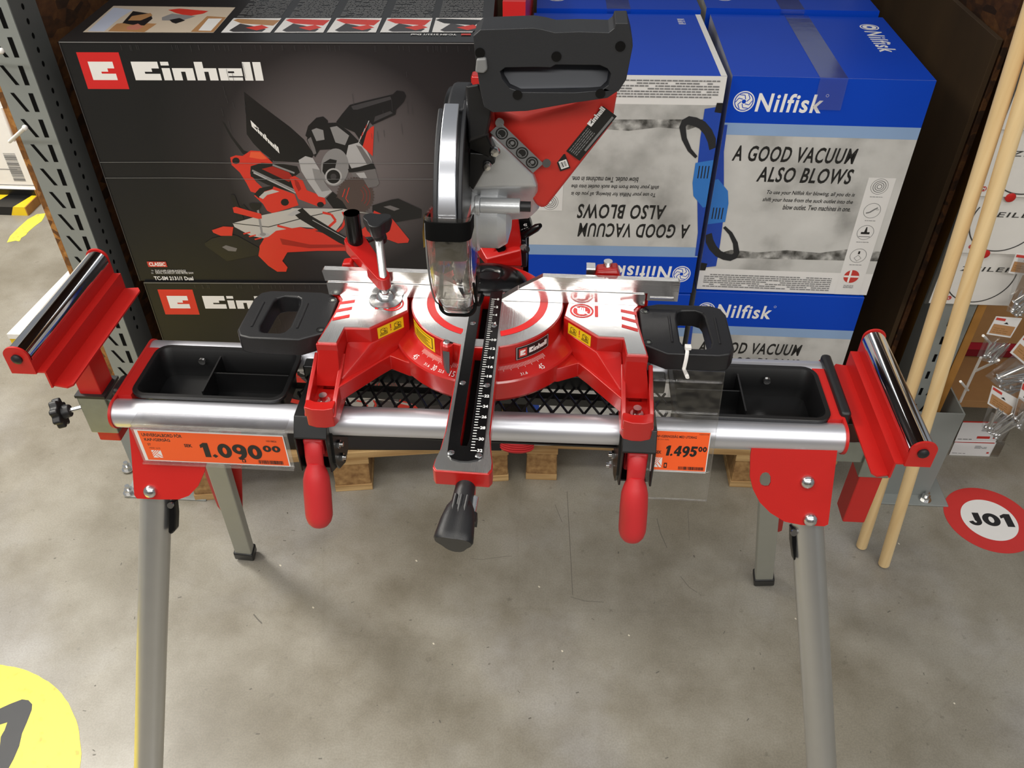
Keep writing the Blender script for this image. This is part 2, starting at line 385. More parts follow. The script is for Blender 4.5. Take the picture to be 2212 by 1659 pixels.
def fat_digits(P, s, x0, y0, x1, y1, m, lean=0):
    '''heavy round numerals of price cards: 0 1 4 5 9 J and a full stop'''
    wd = {'.': .42, '1': .62, 'J': .78}; tot = sum(wd.get(c, 1.0) for c in s)+.08*(len(s)-1); k = (x1-x0)/tot; h = y1-y0; x = x0
    for c in s:
        w_ = wd.get(c, 1.0)*k; q = lambda a, b: (x+w_*a+lean*h*(b-.5), y0+h*b); pts = lambda *l: [q(*t) for t in l]
        arc = lambda cx, cy, rx, ry, a0, a1, n=16: [q(cx+rx*math.cos(math.radians(a0+(a1-a0)*i/(n-1))), cy+ry*math.sin(math.radians(a0+(a1-a0)*i/(n-1)))) for i in range(n)]
        if c == '0': P.poly(arc(.5, .5, .5, .5, 0, 350, 30), m, [arc(.5, .5, .15, .24, 0, 345, 20)])
        elif c == '1': P.poly(pts((.30, 0), (.98, 0), (.98, 1), (.45, 1), (0, .84), (0, .62), (.30, .70)), m)
        elif c == '.': P.poly(pts((.5, -.03), (1.0, .10), (.5, .24), (0, .10)), m)
        elif c == '4': P.poly(pts((.50, 0), (.88, 0), (.88, .22), (1.02, .22), (1.02, .42), (.88, .42), (.88, 1), (.50, 1), (0, .42), (0, .22), (.50, .22)), m, [pts((.28, .42), (.50, .42), (.50, .68))])
        elif c == '5': P.poly(pts((.08, 1), (.92, 1), (.92, .78), (.42, .78), (.42, .66)) + arc(.48, .33, .50, .34, 78, -150) + pts((.04, .28), (.36, .28), (.42, .20), (.52, .20), (.58, .34), (.50, .46), (.36, .48), (.08, .46)), m)
        elif c == '9': P.poly(arc(.5, .65, .5, .35, 0, 350, 30), m, [arc(.46, .66, .15, .13, 0, 345, 16)]); P.poly(pts((1.0, .62), (.99, .36), (.86, .12), (.62, -.04), (.36, -.10), (.26, .06), (.44, .12), (.56, .24), (.60, .38)), m)
        elif c == 'J': P.poly(pts((.50, 1), (.98, 1)) + arc(.50, .34, .48, .34, 0, -160) + pts((.02, .30), (.34, .36)) + arc(.50, .34, .12, .12, 200, 330, 6) + pts((.50, .40),), m)
        x += w_+.08*k
    return P
# the block lettering of the black cartons, drawn in a unit-high grid
LET = {
 'E': ([[(0, 0), (.0, 1), (.98, 1), (.98, .64), (.70, .64), (.70, .46), (.42, .46), (.42, .35), (.98, .35), (.98, 0)]], 1.08),
 'e': ([[(0, 0), (0, .66), (.86, .66), (.86, .24), (.33, .24), (.33, .17), (.84, .17), (.84, 0)], None], .92),
 'i': ([[(0, 0), (.30, 0), (.30, .66), (0, .66)], [(0, .80), (.30, .80), (.30, 1), (0, 1)]], .38),
 'n': ([[(0, 0), (0, .66), (.78, .66), (.78, 0), (.47, 0), (.47, .47), (.31, .47), (.31, 0)]], .86),
 'h': ([[(0, 0), (0, 1), (.31, 1), (.31, .66), (.78, .66), (.78, 0), (.47, 0), (.47, .47), (.31, .47), (.31, 0)]], .86),
 'l': ([[(0, 0), (0, 1), (.30, 1), (.30, 0)]], .38)}
def block_word(P, o, ax, ay, m, word='Einhell'):
    tot = sum(LET[c][1] for c in word)-.08; x = 0; P.h += P.dh
    for c in word:
        for pl in LET[c][0]:
            if pl is None: continue
            pts = [(o[0]+(ax[0]-o[0])*(x+a)/tot+(ay[0]-o[0])*b, o[1]+(ax[1]-o[1])*(x+a)/tot+(ay[1]-o[1])*b) for a, b in pl]
            hs = []
            if c == 'e': hs = [[(o[0]+(ax[0]-o[0])*(x+a)/tot+(ay[0]-o[0])*b, o[1]+(ax[1]-o[1])*(x+a)/tot+(ay[1]-o[1])*b) for a, b in [(.33, .40), (.56, .40), (.56, .50), (.33, .50)]]]
            P.h -= P.dh; P.poly(pts, m, hs)
        x += LET[c][1]
def block_badge(P, x0, y0, x1, y1, red, white):
    P.rect(x0, y0, x1, y1, red); w_, h_ = x1-x0, y1-y0
    P.poly([(x0+w_*(.20+.60*a), y0+h_*(.25+.50*b)) for a, b in LET['E'][0][0]], white)
# ================================================================ FLOOR
m_ = MB(); m_.box(-9, 9, -5, 9, -.1, 0)
def fl_line(pts, wd, k):                                # scuffs and specks worn into the concrete
    q = [at(u, v, z=0) for u, v in pts]
    for a, b in zip(q, q[1:]):
        d = (b-a).normalized(); n = V((-d.y, d.x, 0))*wd/2; z = V((0, 0, .00025)); m_.add([a+n+z, a-n+z, b-n+z, b+n+z], [(0, 1, 2, 3)], k)
fl_line([(1225, 1062), (1231, 1170), (1237, 1285)], .0012, 1); fl_line([(1199, 1090), (1214, 1128)], .001, 1)
fl_line([(1419, 1120), (1427, 1152), (1441, 1184)], .0016, 1); fl_line([(1486, 1102), (1489, 1166)], .0009, 1); fl_line([(1016, 1206), (1040, 1209), (1084, 1203), (1106, 1201)], .0009, 1)
fl_line([(1470, 1245), (1488, 1268), (1506, 1280)], .0012, 1); fl_line([(1234, 1290), (1262, 1298), (1304, 1301)], .0012, 1); fl_line([(548, 1327), (556, 1337), (566, 1347)], .003, 1)
rr = random.Random(11)
for i in range(70):
    u, v = rr.uniform(120, 2190), rr.uniform(1090, 1640); a = rr.uniform(0, 3.1); l = rr.uniform(2, 9); fl_line([(u, v), (u+l*math.cos(a), v+l*.7*math.sin(a))], rr.uniform(.0012, .0032), 1)
for u, v in ((1163, 1266), (1213, 1405), (604, 1220), (675, 1311), (1717, 1335), (935, 1389), (1357, 1371), (898, 1210), (1852, 1120), (1940, 1173), (2060, 1518)): fl_line([(u, v), (u+3, v+3)], .0032, 2)
struct('floor', m_, [FLOOR, mat('floor_scuff', (96, 92, 84), .6), mat('floor_chip', (214, 206, 186), .7)])

# ================================================================ SAW STAND
ZR, RR = .861, .0215; YF, YB = .893, 1.035; XL, XR = -.638, .417
stand = thing('saw_stand', 'red and silver folding tool stand with chrome end rollers carrying the mitre saw', 'stand', (-.107, .96, 0))
for y in (YF, YB):
    m_ = MB(); m_.tube([(XL, y-.0065, ZR), (XR, y+.004, ZR)], RR, 48); part('rail', m_, ALUG, stand, smooth=50)
for x0, x1 in ((XL-.004, XL), (XR, XR+.004)):
    YF, YB = (.8865, 1.0285) if x0 < 0 else (.897, 1.039)
    m_ = MB(); pts = [(YF+(RR+.002)*math.cos(math.radians(a)), ZR+(RR+.002)*math.sin(math.radians(a))) for a in range(90, 271, 12)]
    pts += [(YB+(RR+.002)*math.cos(math.radians(a)), ZR+(RR+.002)*math.sin(math.radians(a))) for a in range(-90, 91, 12)]
    m_.prism([(x0, a, b) for a, b in pts], (x1-x0, 0, 0))
    xi = XL if x0 < 0 else XR-.020
    m_.box(xi, xi+.020, YF+.014, YB-.014, ZR-.012, ZR+.0232)
    e = part('end_cap', m_, REDM, stand, smooth=40)
    m_ = MB(); xs = XL-.004 if x0 < 0 else XR+.004; d = -.006 if x0 < 0 else .006
    m_.cyl((xs, YF-.004, ZR-.008), (xs+d, YF-.004, ZR-.008), .006, 6); part('bolt', m_, STEEL, e)
    m_ = MB(); xs = XL-.020 if x0 < 0 else XR-.002
    m_.box(xs, xs+.016, .915, .955 if x0 < 0 else 1.055, .848, .879 if x0 < 0 else .892); part('end_trim', m_, BLK, stand, bevel=.006)
YF, YB = .893, 1.035
# moulded trays between the rails
def rrect(x0, x1, y0, y1, r, n=5):
    o = []
    for cx, cy, a in ((x1-r, y1-r, 0), (x0+r, y1-r, 90), (x0+r, y0+r, 180), (x1-r, y0+r, 270)):
        o += [(cx+r*math.cos(math.radians(a+90*i/n)), cy+r*math.sin(math.radians(a+90*i/n))) for i in range(n+1)]
    return o
def tray(x0, x1, flip):
    y0, y1 = (.8965, 1.020) if not flip else (.902, 1.026); m_ = MB(); zt = .8875
    zb = .842; rings = []
    for ix, iy, z, r in ((.0, .0, zt-.005, .022), (.0, .0, zt-.001, .022), (.001, .001, zt, .021), (.007, .007, zt, .017), (.008, .008, zt-.002, .016), (.011, .0185, .868, .016), (.013, .0205, zb, .014)): rings.append([V((x, y, z)) for x, y in rrect(x0+ix, x1-ix, y0+iy, y1-iy, r)])
    for ix, iy, z, r in ((.0115, .019, zb-.002, .015), (.0095, .017, .868, .016), (.0065, .0065, zt-.005, .018)): rings.append([V((x, y, z)) for x, y in rrect(x0+ix, x1-ix, y0+iy, y1-iy, r)])
    K = len(rings[0]); m_.v = [q for r in rings for q in r]
    for i in range(len(rings)):
        if i == 6: continue
        i2 = (i+1) % len(rings)
        for j in range(K): m_.f.append([i*K+j, i*K+(j+1) % K, i2*K+(j+1) % K, i2*K+j])
    m_.f.append([6*K+j for j in range(K)]); m_.f.append([7*K+j for j in range(K)]); m_.m = [0]*len(m_.f)
    a, b, c, d = x0+.012, x1-.012, y0+.0195, y1-.0195
    xd = x0+(x1-x0)*(.45 if not flip else .47); o_ = part('storage_tray', m_, BLKM, stand, smooth=30)
    m_ = MB(); m_.box(xd-.0012, xd+.0012, c, d, zb, zt-.004); part('divider', m_, BLKM, o_)
    m_ = MB(); ym = y0+(y1-y0)*.55
    if not flip: m_.box(xd, b, ym-.0012, ym+.0012, zb, zt-.008)
    else: m_.box(a, xd, ym-.0012, ym+.0012, zb, zt-.008)
    part('divider', m_, BLKM, o_)
    m_ = MB(); xs = x0+.075 if not flip else x1-.075; m_.cyl((xs, d-.003, zt-.012), (xs, d-.007, zt-.012), .0055, 12); part('screw', m_, STEEL, o_)
tray(-.621, -.388, False); tray(.176, .402, True)
# expanded metal shelf
m_ = MB(); x0, x1, y0, y1 = -.386, .174, .912, .992; n = 0; px_ = .0235; dx = (y1-y0)*.55
x = x0-dx
while x < x1:
    for s in (1, -1):
        a = (x, y0) if s > 0 else (x+dx, y0); b = (x+dx, y1) if s > 0 else (x, y1)
        t0 = 0; t1 = 1; d = b[0]-a[0]
        for lim, up in ((x0, 0), (x1, 1)):
            t = (lim-a[0])/d
            if (d > 0) == (up == 1): t1 = min(t1, t)
            else: t0 = max(t0, t)
        if t1-t0 > .02:
            A = V((a[0]+d*t0, a[1]+(y1-y0)*t0, .856)); B = V((a[0]+d*t1, a[1]+(y1-y0)*t1, .856))
            m_.tube([A, B], .0021, 4)
    x += px_
part('mesh_shelf', m_, BLKM, stand, smooth=0)
m_ = MB(); m_.box(x0, x1, .99, 1.012, .850, .878); m_.box(x0, x1, .900, .914, .846, .862); part('shelf_frame', m_, BLKM, stand, bevel=.003)
m_ = MB(); m_.box(x0, x1, .900, .948, .818, .821); part('lower_pan', m_, BLKM, stand)
m_ = MB(); m_.box(XL+.03, XR-.03, .985, 1.0, .822, .836); part('cross_tie', m_, BLKM, stand)
# front leg plates and round legs
s23, c23 = math.sin(math.radians(23)), math.cos(math.radians(23))
FP = Fr((0, .870, .842), (1, 0, 0), (0, s23, c23))
def offs(fr, h): return Fr(fr.p(0, 0, h), fr.ex, fr.ey)
for side in (0, 1):
    if side == 0:
        pts = [(276, 900), (284, 985), (290, 1070), (296, 1077), (345, 1079), (386, 1079), (408, 1071), (428, 1050), (442, 1018), (448, 985), (450, 900)]; hole = []
        bolts = [(325, 1061)]; top, bot = (338, 1040), (321, 1659); lev = [(366, 1082), (380, 1080), (383, 1110), (382, 1143), (373, 1152), (366, 1148)]; lb = (373, 1087)
    else:
        pts = [(1628, 940), (1621, 985), (1620, 1030), (1627, 1058), (1641, 1085), (1664, 1108), (1695, 1127), (1730, 1134), (1780, 1137), (1789, 1133), (1813, 940)]
        hole = [[(1654, 1020), (1660, 1022), (1665, 1030), (1665, 1043), (1661, 1050), (1653, 1051), (1645, 1048), (1641, 1040), (1642, 1029), (1647, 1022)]]
        bolts = [(1744, 1041), (1750, 1122)]; top, bot = (1741, 1090), (1775, 1659); lev = [(1708, 1138), (1716, 1138), (1719, 1165), (1717, 1205), (1713, 1208), (1708, 1170)]; lb = (1712, 1146)
    m_ = MB(); m_.fprism(FP, FP.px(pts), -.003, 0, 0, [FP.px(h) for h in hole])
    pl = part('leg_plate', m_, REDM, stand, smooth=0)
    for bq in bolts:
        x, y = FP.loc(*bq); m_ = MB(); c = FP.p(x, y, 0); m_.lathe(c, FP.n, [(.0105, 0), (.0105, .001), (.0088, .0055), (.005, .008), (0.0001, .009)], 24); part('dome_bolt', m_, STEEL, pl)
    LF = offs(FP, -.028); a = V(LF.p(*LF.loc(*top))); b = V(LF.p(*LF.loc(*bot))); d = (b-a).normalized(); foot = b + d*((b.z-.012)/-d.z)
    a2 = a - d*.06
    m_ = MB(); m_.tube([a2, foot], .0235, 36); lg = part('front_leg', m_, LEGA, stand)
    m_ = MB(); m_.tube([foot - d*.03, foot + d*.006], .0265, 30); part('leg_cap', m_, BLK, lg)
    LV = offs(FP, -.02); m_ = MB(); m_.fprism(LV, LV.px(lev), -.010, .006); l = part('latch_lever', m_, BLKG, lg, bevel=.003)
    m_ = MB(); m_.cyl(LV.p(*LV.loc(*lb), .006), LV.p(*LV.loc(*lb), .009), .005, 14); part('screw', m_, STEEL, l)
# rear legs
RFn = Fr((0, 1.06, .84), (1, 0, 0), (0, -.28*.963, .963))
for side in (0, 1):
    if side == 0:
        top, bot = (452, 945), (530, 1192); fl = [(425, 930), (520, 930), (524, 1100), (515, 1106), (478, 1104), (470, 1094), (444, 1028)]; sc_ = (518, 1094)
    else:
        top, bot = (1668, 990), (1650, 1238); fl = [(1640, 975), (1704, 975), (1697, 1100), (1689, 1146), (1683, 1149), (1643, 1147), (1639, 1135)]; sc_ = (1640, 1137)
    a = V(RFn.p(*RFn.loc(*top))); b = V(RFn.p(*RFn.loc(*bot))); d = (b-a).normalized(); a2 = a - d*max(0, (.845-a.z)/-d.z); foot = a2 + d*((a2.z-.014)/-d.z)
    ux = (V((1, 0, 0)) - d*d.x).normalized(); uy = d.cross(ux)
    def rect_at(c, hx, hy): return [c+ux*hx+uy*hy, c-ux*hx+uy*hy, c-ux*hx-uy*hy, c+ux*hx-uy*hy]
    m_ = MB(); m_.prism(rect_at(a2, .0205, .013), foot-a2); lg = part('rear_leg', m_, LEGG, stand, bevel=.003)
    m_ = MB(); m_.prism(rect_at(foot - d*.028, .024, .017), d*.036); part('foot_cap', m_, BLK, lg, bevel=.004)
    BF = offs(RFn, -.024); m_ = MB(); m_.fprism(BF, BF.px(fl), -.0025, 0); p_ = part('leg_plate', m_, REDM, stand, smooth=0)
    m_ = MB(); c = BF.p(*BF.loc(*sc_), 0); m_.cyl(c, c+BF.n*.02, .004, 12); part('bolt', m_, STEEL, p_)
    top_ = a2 + V((0, -.02, .0)); m_ = MB(); m_.box(top_.x-.05, top_.x+.05, YB-.004, YB+.03, .826, .846); part('hinge_block', m_, REDM, stand, bevel=.002)
# roller supports at both ends
def roller_support(xc, zc, y0, y1, s, postx, posty, pz0, fw):
    # s=+1: flange towards +x (left end), -1 towards -x
    R_ = .0165; m_ = MB()
    pr = [(-.016, -.026), (-.016, -.0235), (.0140, -.0235), (.0140, -.006), (.0165, -.006), (.0165, -.0235), (.0285, -.0235), (.0285, -.052), (.026, -.052), (.026, -.026)]
    m_.prism([V((xc+s*a, y0, zc+b)) for a, b in pr], (0, y1-y0, 0))
    q = [(.026, y0+.004), (fw-.006, y0), (fw, y0+.006), (fw, y1-.008), (fw-.006, y1), (.026, y1-.004)]
    m_.prism([V((xc+s*a, b, zc-.052)) for a, b in q], (0, 0, .0028))
    br = part('roller_bracket', m_, REDM, stand, smooth=0)
    for ye, sg in ((y0-.003, 1), (y1, 1)):
        m_ = MB(); pr = [(-.0175, -.026), (.0165, -.026), (.0165, .004)] + [(-.0005+.0170*math.cos(math.radians(a)), .004+.0145*math.sin(math.radians(a))) for a in range(0, 181, 15)] + [(-.0175, .0)]
        m_.prism([V((xc+s*a, ye, zc+b)) for a, b in pr], (0, .003, 0)); part('end_ear', m_, REDM, br, smooth=40)
    m_ = MB(); m_.tube([(xc, y0+.002, zc), (xc, y1-.002, zc)], R_, 40); part('roller', m_, CHR, br, smooth=50)
    m_ = MB(); m_.lathe((xc, y0-.003, zc), (0, -1, 0), [(.0072, 0), (.0072, .003), (.004, .0055), (.0001, .0062)], 20); part('axle_end', m_, BLK, br)
    m_ = MB(); m_.box(postx-.0175, postx+.0175, posty-.02, posty+.02, pz0, zc-.026); part('post', m_, REDM, stand, bevel=.002)
    m_ = MB(); m_.box(postx-.0225, postx+.0225, posty-.025, posty+.025, .764, .838)
    xa, xb = (postx+.02, XL-.003) if s > 0 else (XR+.003, postx-.02)
    m_.box(min(xa, xb), max(xa, xb), posty-.02, posty+.02, .79, .832); sl = part('post_sleeve', m_, ZINC, stand, bevel=.0015)
    m_ = MB(); m_.box(postx-.024, postx+.024, posty-.026, posty+.026, .838, .843); part('sleeve_collar', m_, BLK, sl)
    if s < 0: return
    p0 = V((postx-s*.0225, posty-.008, .806)); dr = V((-s*.93, -.30, -.12)).normalized()
    m_ = MB(); m_.cyl(p0, p0+dr*.03, .0042, 14); m_.cyl(p0, p0+dr*.007, .009, 6); part('clamp_bolt', m_, STEEL, sl)
    kn = MB(); q = p0+dr*.026; e1 = dr.cross(V((0, 0, 1))).normalized(); e2 = dr.cross(e1)
    kn.tube([q, q+dr*.014], [.010, .012], 16)
    lob = [q+dr*.012+(e1*math.cos(2*math.pi*i/48)+e2*math.sin(2*math.pi*i/48))*(.022+.003*math.cos(8*2*math.pi*i/48)) for i in range(48)]
    kn.prism(lob, dr*.013); part('clamp_knob', kn, BLK, sl, bevel=.0025)
roller_support(-.708, 1.003, .835, 1.078, 1, -.7125, .965, .742, .055)
roller_support(.486, .923, .812, 1.052, -1, .493, .94, .655, .050)
# mounting brackets with red clamp grips
def mount(x0, x1, inner, bx):
    prof = [(.850, .792), (.850, .858), (.868, .8845), (1.058, .8845), (1.058, .866), (.925, .864), (.925, .812), (.905, .787), (.872, .780)]
    m_ = MB()
    for x in (x0, x1-.003): m_.prism([(x, a, b) for a, b in prof], (.003, 0, 0))
    m_.prism([(x0, .852, .856), (x0, .850, .860), (x0, .868, .8868), (x0, 1.058, .8868), (x0, 1.058, .8835), (x0, .870, .8835)], (x1-x0, 0, 0))
    m_.box(x0, x1, .905, .908, .787, .84); m_.box(x0, x1, .87, .905, .780, .783)
    br = part('saw_mount', m_, BLKM, stand, bevel=.0012)
    xf = x1 if inner > 0 else x0-.003
    m_ = MB(); m_.prism([(xf, a, b) for a, b in [(.862, .80), (.872, .872), (.90, .878), (.935, .872), (.94, .80), (.93, .765), (.905, .758), (.875, .775)]], (.003, 0, 0)); part('side_cheek', m_, BLKM, br, smooth=0)
    for (u, v) in bx:
        xs = xf+.003 if inner > 0 else xf; c = at(u, v, x=xs); d = V((inner, 0, 0))
        m_ = MB(); m_.cyl(c, c+d*.0035, .0068, 6); m_.cyl(c, c+d*.008, .0038, 12); part('hex_bolt', m_, STEEL, br)
    xm = (x0+x1)/2; m_ = MB()
    m_.box(xm-.017, xm+.017, .872, .90, .80, .858); m_.box(xm-.015, xm+.015, .856, .88, .82, .85)
    n_ = part('clamp_lever', m_, REDR, br, bevel=.004)
    g = MB(); sgn = .004*(1 if inner < 0 else 0)
    pth = [(xm, .868, .846), (xm, .858, .838), (xm, .852, .822), (xm, .850, .805)]
    g.tube(pth, [.013, .014, .0135, .013], 20, sq=(1, .62))
    ax = [(0, .0112), (.006, .0125), (.016, .0165), (.028, .0195), (.05, .0205), (.085, .0205), (.092, .020), (.100, .0178), (.106, .0135), (.110, .007), (.1112, .001)]
    O = V((xm, .8515, .812)); D = V((sgn*4, -.33, -1)).normalized()
    g.lathe(O, D, [(.001, -.001)] + [(r, h) for h, r in ax], 32); part('clamp_grip', g, REDR, br, bevel=0, smooth=60)
mount(-.366, -.318, 1, [(743, 878), (730, 959), (737, 987)])
mount(.103, .151, -1, [(1327, 898), (1326, 982), (1320, 1005)])

# ================================================================ MITRE SAW
SX, SY, ZT = -.100, 1.037, .980
saw = thing('mitre_saw', 'red and black sliding mitre saw with silver turntable, resting on the stand rails', 'mitre saw', (SX, SY, .886))
def L(x, y, z): return V((SX+x, SY+y, z))
def lp(pts, s=1): return [(SX+s*x, SY+y) for x, y in pts]
WING = [(.1215, .002), (.1165, -.031), (.164, -.077), (.2, -.078), (.2035, -.115), (.2295, -.115), (.2185, -.045), (.2165, -.010), (.224, .002)]
WINGR = [(.1195, .004), (.1143, -.033), (.163, -.0795), (.1985, -.0805), (.2015, -.1185), (.2325, -.1185), (.2235, -.045), (.2215, -.012), (.2290, .004)]
base = None
for s in (-1, 1):
    m_ = MB(); m_.plan(lp(WINGR, s), .928, .9785)
    web = [(.085, -.095), (.110, -.092), (.138, -.078), (.152, -.094), (.1995, -.155), (.201, -.06), (.165, -.06), (.125, -.02), (.09, -.03)]
    m_.plan(lp(web, s), .904, .930)
    m_.hull([L(s*x, y, z) for x, y, z in [(.118, -.036, .955), (.163, -.082, .955), (.199, -.082, .955), (.118, -.036, .93), (.163, -.082, .93), (.199, -.082, .93), (.135, -.07, .929), (.165, -.105, .929), (.2, -.14, .929)]])
    m_.hull([L(s*x, y, z) for x, y, z in [(.202, -.118, .97), (.2295, -.118, .97), (.202, -.10, .97), (.2295, -.10, .97), (.201, -.135, .915), (.239, -.135, .915), (.201, -.07, .915), (.239, -.07, .915)]])
    # lug: recessed channel with raised walls
    lug = [(.198, -.060), (.1975, -.178), (.2015, -.189), (.212, -.1925), (.228, -.1925), (.239, -.189), (.2425, -.178), (.2425, -.060)]
    m_.plan(lp(lug, s), .8875, .908, 0, [[(SX+s*a, SY+b) for a, b in ((.211, -.131), (.229, -.131), (.229, -.116), (.211, -.116))]])
    for a, b, h in ((.1975, .2045, .926), (.2360, .2425, .926)):
        m_.hull([L(s*x, y, z) for x in (a, b) for y, z in ((-.075, .905), (-.10, .950), (-.115, h+.012), (-.155, h), (-.172, .922), (-.1895, .905))])
    m_.plan(lp([(.199, -.168), (.200, -.188), (.2115, -.1925), (.2285, -.1925), (.241, -.188), (.242, -.168), (.228, -.1745), (.212, -.1745)], s), .905, .9215)
    m_.cyl(L(s*.2205, -.157, .906), L(s*.2205, -.157, .9095), .011, 24)
    o = part('base_wing', m_, RED, saw, bevel=.0018)
    base = base or o
    m_ = MB(); m_.plan(lp(WING, s), .9785, .9805); aw = part('machined_top', m_, ALU, o, smooth=0)
    m_ = MB(); m_.cyl(L(s*.2205, -.160, .905), L(s*.2205, -.160, .921), .0058, 20); m_.cyl(L(s*.2205, -.160, .905), L(s*.2205, -.160, .9105), .009, 24); part('mount_bolt', m_, STEEL, o)
    P = Print(lambda x, y, h, s=s: L(s*x, y, .9805+h))
    for i, (a, b) in enumerate((((.198, -.010), (.2205, -.017)), ((.1985, -.028), (.2205, -.037)), ((.198, -.0475), (.2205, -.0575)))):
        (x0, y0), (x1, y1) = a, b; P.poly([(x0, y0), (x0-.0005, y0-.0075), (x1, y1-.0075), (x1, y1)], REDD)
    P.poly([(.1595, -.004), (.1645, -.004), (.1645, -.032), (.1595, -.032)], REDD)
    P.ring(.1405, -.018, .0175, .0028, REDD); P.poly(circ(.1405, -.018, .0128), REDD)
    P.poly([(.134, -.012), (.134, -.024), (.1375, -.027), (.144, -.027), (.147, -.023), (.149, -.020), (.1455, -.020), (.1455, -.012), (.1435, -.010), (.1415, -.011), (.1395, -.009), (.1375, -.011)], ALU)
    for k in range(3): P.rect(.1372+.0027*k, -.0195, .1380+.0027*k, -.0095, REDD)
    P.line([(.1305, -.009), (.1505, -.0275)], .0024, ALU)
    P.done('warning_mark', aw)
    # yellow warning sticker on the slanted wall
    A = L(s*.1143, -.033, .979); B = L(s*.163, -.0795, .979); ex = (B-A).normalized() if s > 0 else (A-B).normalized(); org = A if s > 0 else B
    F = Fr(org, ex, (0, 0, 1)); x0, x1 = (.010, .055) if s > 0 else (.012, .057); P = Print(F.p)
    P.rect(x0, -.0235, x1, -.0045, YEL); P.rect(x0+.0215, -.015, x0+.0235, -.0065, CLASSR); P.rect(x0+.0215, -.0185, x0+.0235, -.0165, CLASSR)
    for q in (.003, .027):
        for k in range(4): P.rect(x0+q, -.0205+k*.0008, x0+q+.014, -.0201+k*.0008, BLACKI)
        P.ring(x0+q+.006, -.0125, .0045, .0007, BLACKI, 16); P.ring(x0+q+.0105, -.0125, .0032, .0006, BLACKI, 14); P.line([(x0+q+.001, -.0165), (x0+q+.014, -.0165)], .0007, BLACKI); P.line([(x0+q+.002, -.009), (x0+q+.012, -.0155)], .0006, BLACKI)
    P.done('warning_sticker', o)
# turntable
m_ = MB(); m_.lathe(L(0, 0, 0), (0, 0, 1), [(.098, .896), (.136, .900), (.1415, .908), (.1415, .936), (.1395, .9385), (.114, .9475), (.098, .9475)], 120)
m_.plan(lp([(-.24, .014), (.24, .014), (.24, .05), (.10, .085), (-.10, .085), (-.24, .05)]), .905, .952)
rim = part('scale_rim', m_, RED, saw, smooth=30)
ARMH = [(-.0335, -.13), (.0300, -.13), (.0300, .055), (-.0335, .055)]
cl = lambda r: [(SX+x, SY+min(y, .0145)) for x, y in circ(0, 0, r, 120) if y < .0145 or abs(x) > r*.97]
m_ = MB(); m_.plan(cl(.1135), .930, .9785, 0, [[(SX+x, SY+y) for x, y in [(-.028, -.095), (.0235, -.095), (.0235, .0138), (-.028, .0138)]]])
m_.cyl(L(-.049, -.106, .938), L(-.049, -.106, .9785), .009, 24)
tt = part('turntable', m_, RED, saw, smooth=30)
m_ = MB(); m_.plan(cl(.1118), .9785, .9803, 0, [[(SX+x, SY+y) for x, y in [(-.028, -.095), (.0235, -.095), (.0235, .0138), (-.028, .0138)]]])
tp = part('turntable_top', m_, ALU, tt, smooth=0)
P = Print(lambda x, y, h: L(x, y, .9803+h)); 
for a0, a1 in ((-73, 8), (172, 250)):
    o_ = circ(0, 0, .0905, 60, a0=a0, a1=a1); i_ = circ(0, 0, .0785, 60, a0=a0, a1=a1); P.poly(o_ + i_[::-1], REDD)
P.done('red_ring', tp)
def cylmap(r): return lambda a, z, h: L((r+h)*math.cos(math.radians(a)), (r+h)*math.sin(math.radians(a)), z)
P = Print(cylmap(.1136), h=.0005)
def band(P, a0, a1, z0, z1, m, n=12):
    for i in range(n): 
        P.h -= P.dh; b0 = a0+(a1-a0)*i/n; b1 = a0+(a1-a0)*(i+1)/n; P.poly([(b0, z0), (b1, z0), (b1, z1), (b0, z1)], m)
    P.h += P.dh*1.5
band(P, -65, -35, .9505, .9735, BLACKI); band(P, -64.3, -35.7, .9512, .9728, WHITE); band(P, -64, -36, .9516, .9724, BLACKI)
band(P, -62.5, -56, .9545, .969, CLASSR, 3)
e_ = LET['E'][0][0]; P.poly([(-61.5+4.2*a, .957+.009*b) for a, b in e_], WHITE)
block_word(P, (-54.3, .9575), (-37.5, .9575), (-54.3, .9665), WHITE); P.done('name_badge', tt)
P = Print(cylmap(.1136), h=.0005); band(P, 203, 233, .950, .9755, YEL); 
for z in (.9535, .9715): band(P, 205, 231, z, z+.0012, BLACKI)
for a in (205, 230.2): band(P, a, a+.8, .9535, .9727, BLACKI, 1)
for k in range(7): band(P, 208, 228-(k % 3)*2, .9560+k*.0019, .9568+k*.0019, BLACKI, 5)
P.done('laser_sticker', tt)
# degree scale on the conical rim
def cone(a, r, h):
    t = math.radians(a); z = .9475-(r-.114)/.0255*.009; return L(r*math.cos(t), r*math.sin(t), z+h)
P = Print(cone, h=.0004)
for k in range(-47, 48):
    if -8 < k < 11: 
        if not k in (-7,): continue
    a = 270+k; l = .0085 if k % 5 == 0 else .006
    P.h -= P.dh; P.poly([(a-.09, .1165), (a+.09, .1165), (a+.09, .1165+l), (a-.09, .1165+l)], OFFW)
for lab, a, w_ in (('45', 223, 3.6), ('31.6', 234, 4.2), ('30', 239.6, 3), ('22.5', 245, 3.8), ('15', 252.5, 3.2), ('0', 262.8, 1.3), ('31.6', 297, 4.6), ('45', 309.5, 3.6)):
    big = .0085 if '.' not in lab else .0055
    P.textq(lab, (a-w_/2, .1375 if big > .006 else .1362), (a+w_/2, .1375 if big > .006 else .1362), (a-w_/2, .1375-big), OFFW)
P.done('degree_scale', rim)
m_ = MB(); m_.hull([L(-.054, -.1145, .972), L(-.044, -.1165, .972), L(-.043, -.1345, .948), L(-.046, -.1345, .948), L(-.052, -.123, .948), L(-.044, -.122, .948), L(-.054, -.1165, .962)]); pt = part('pointer', m_, BLK, tt)
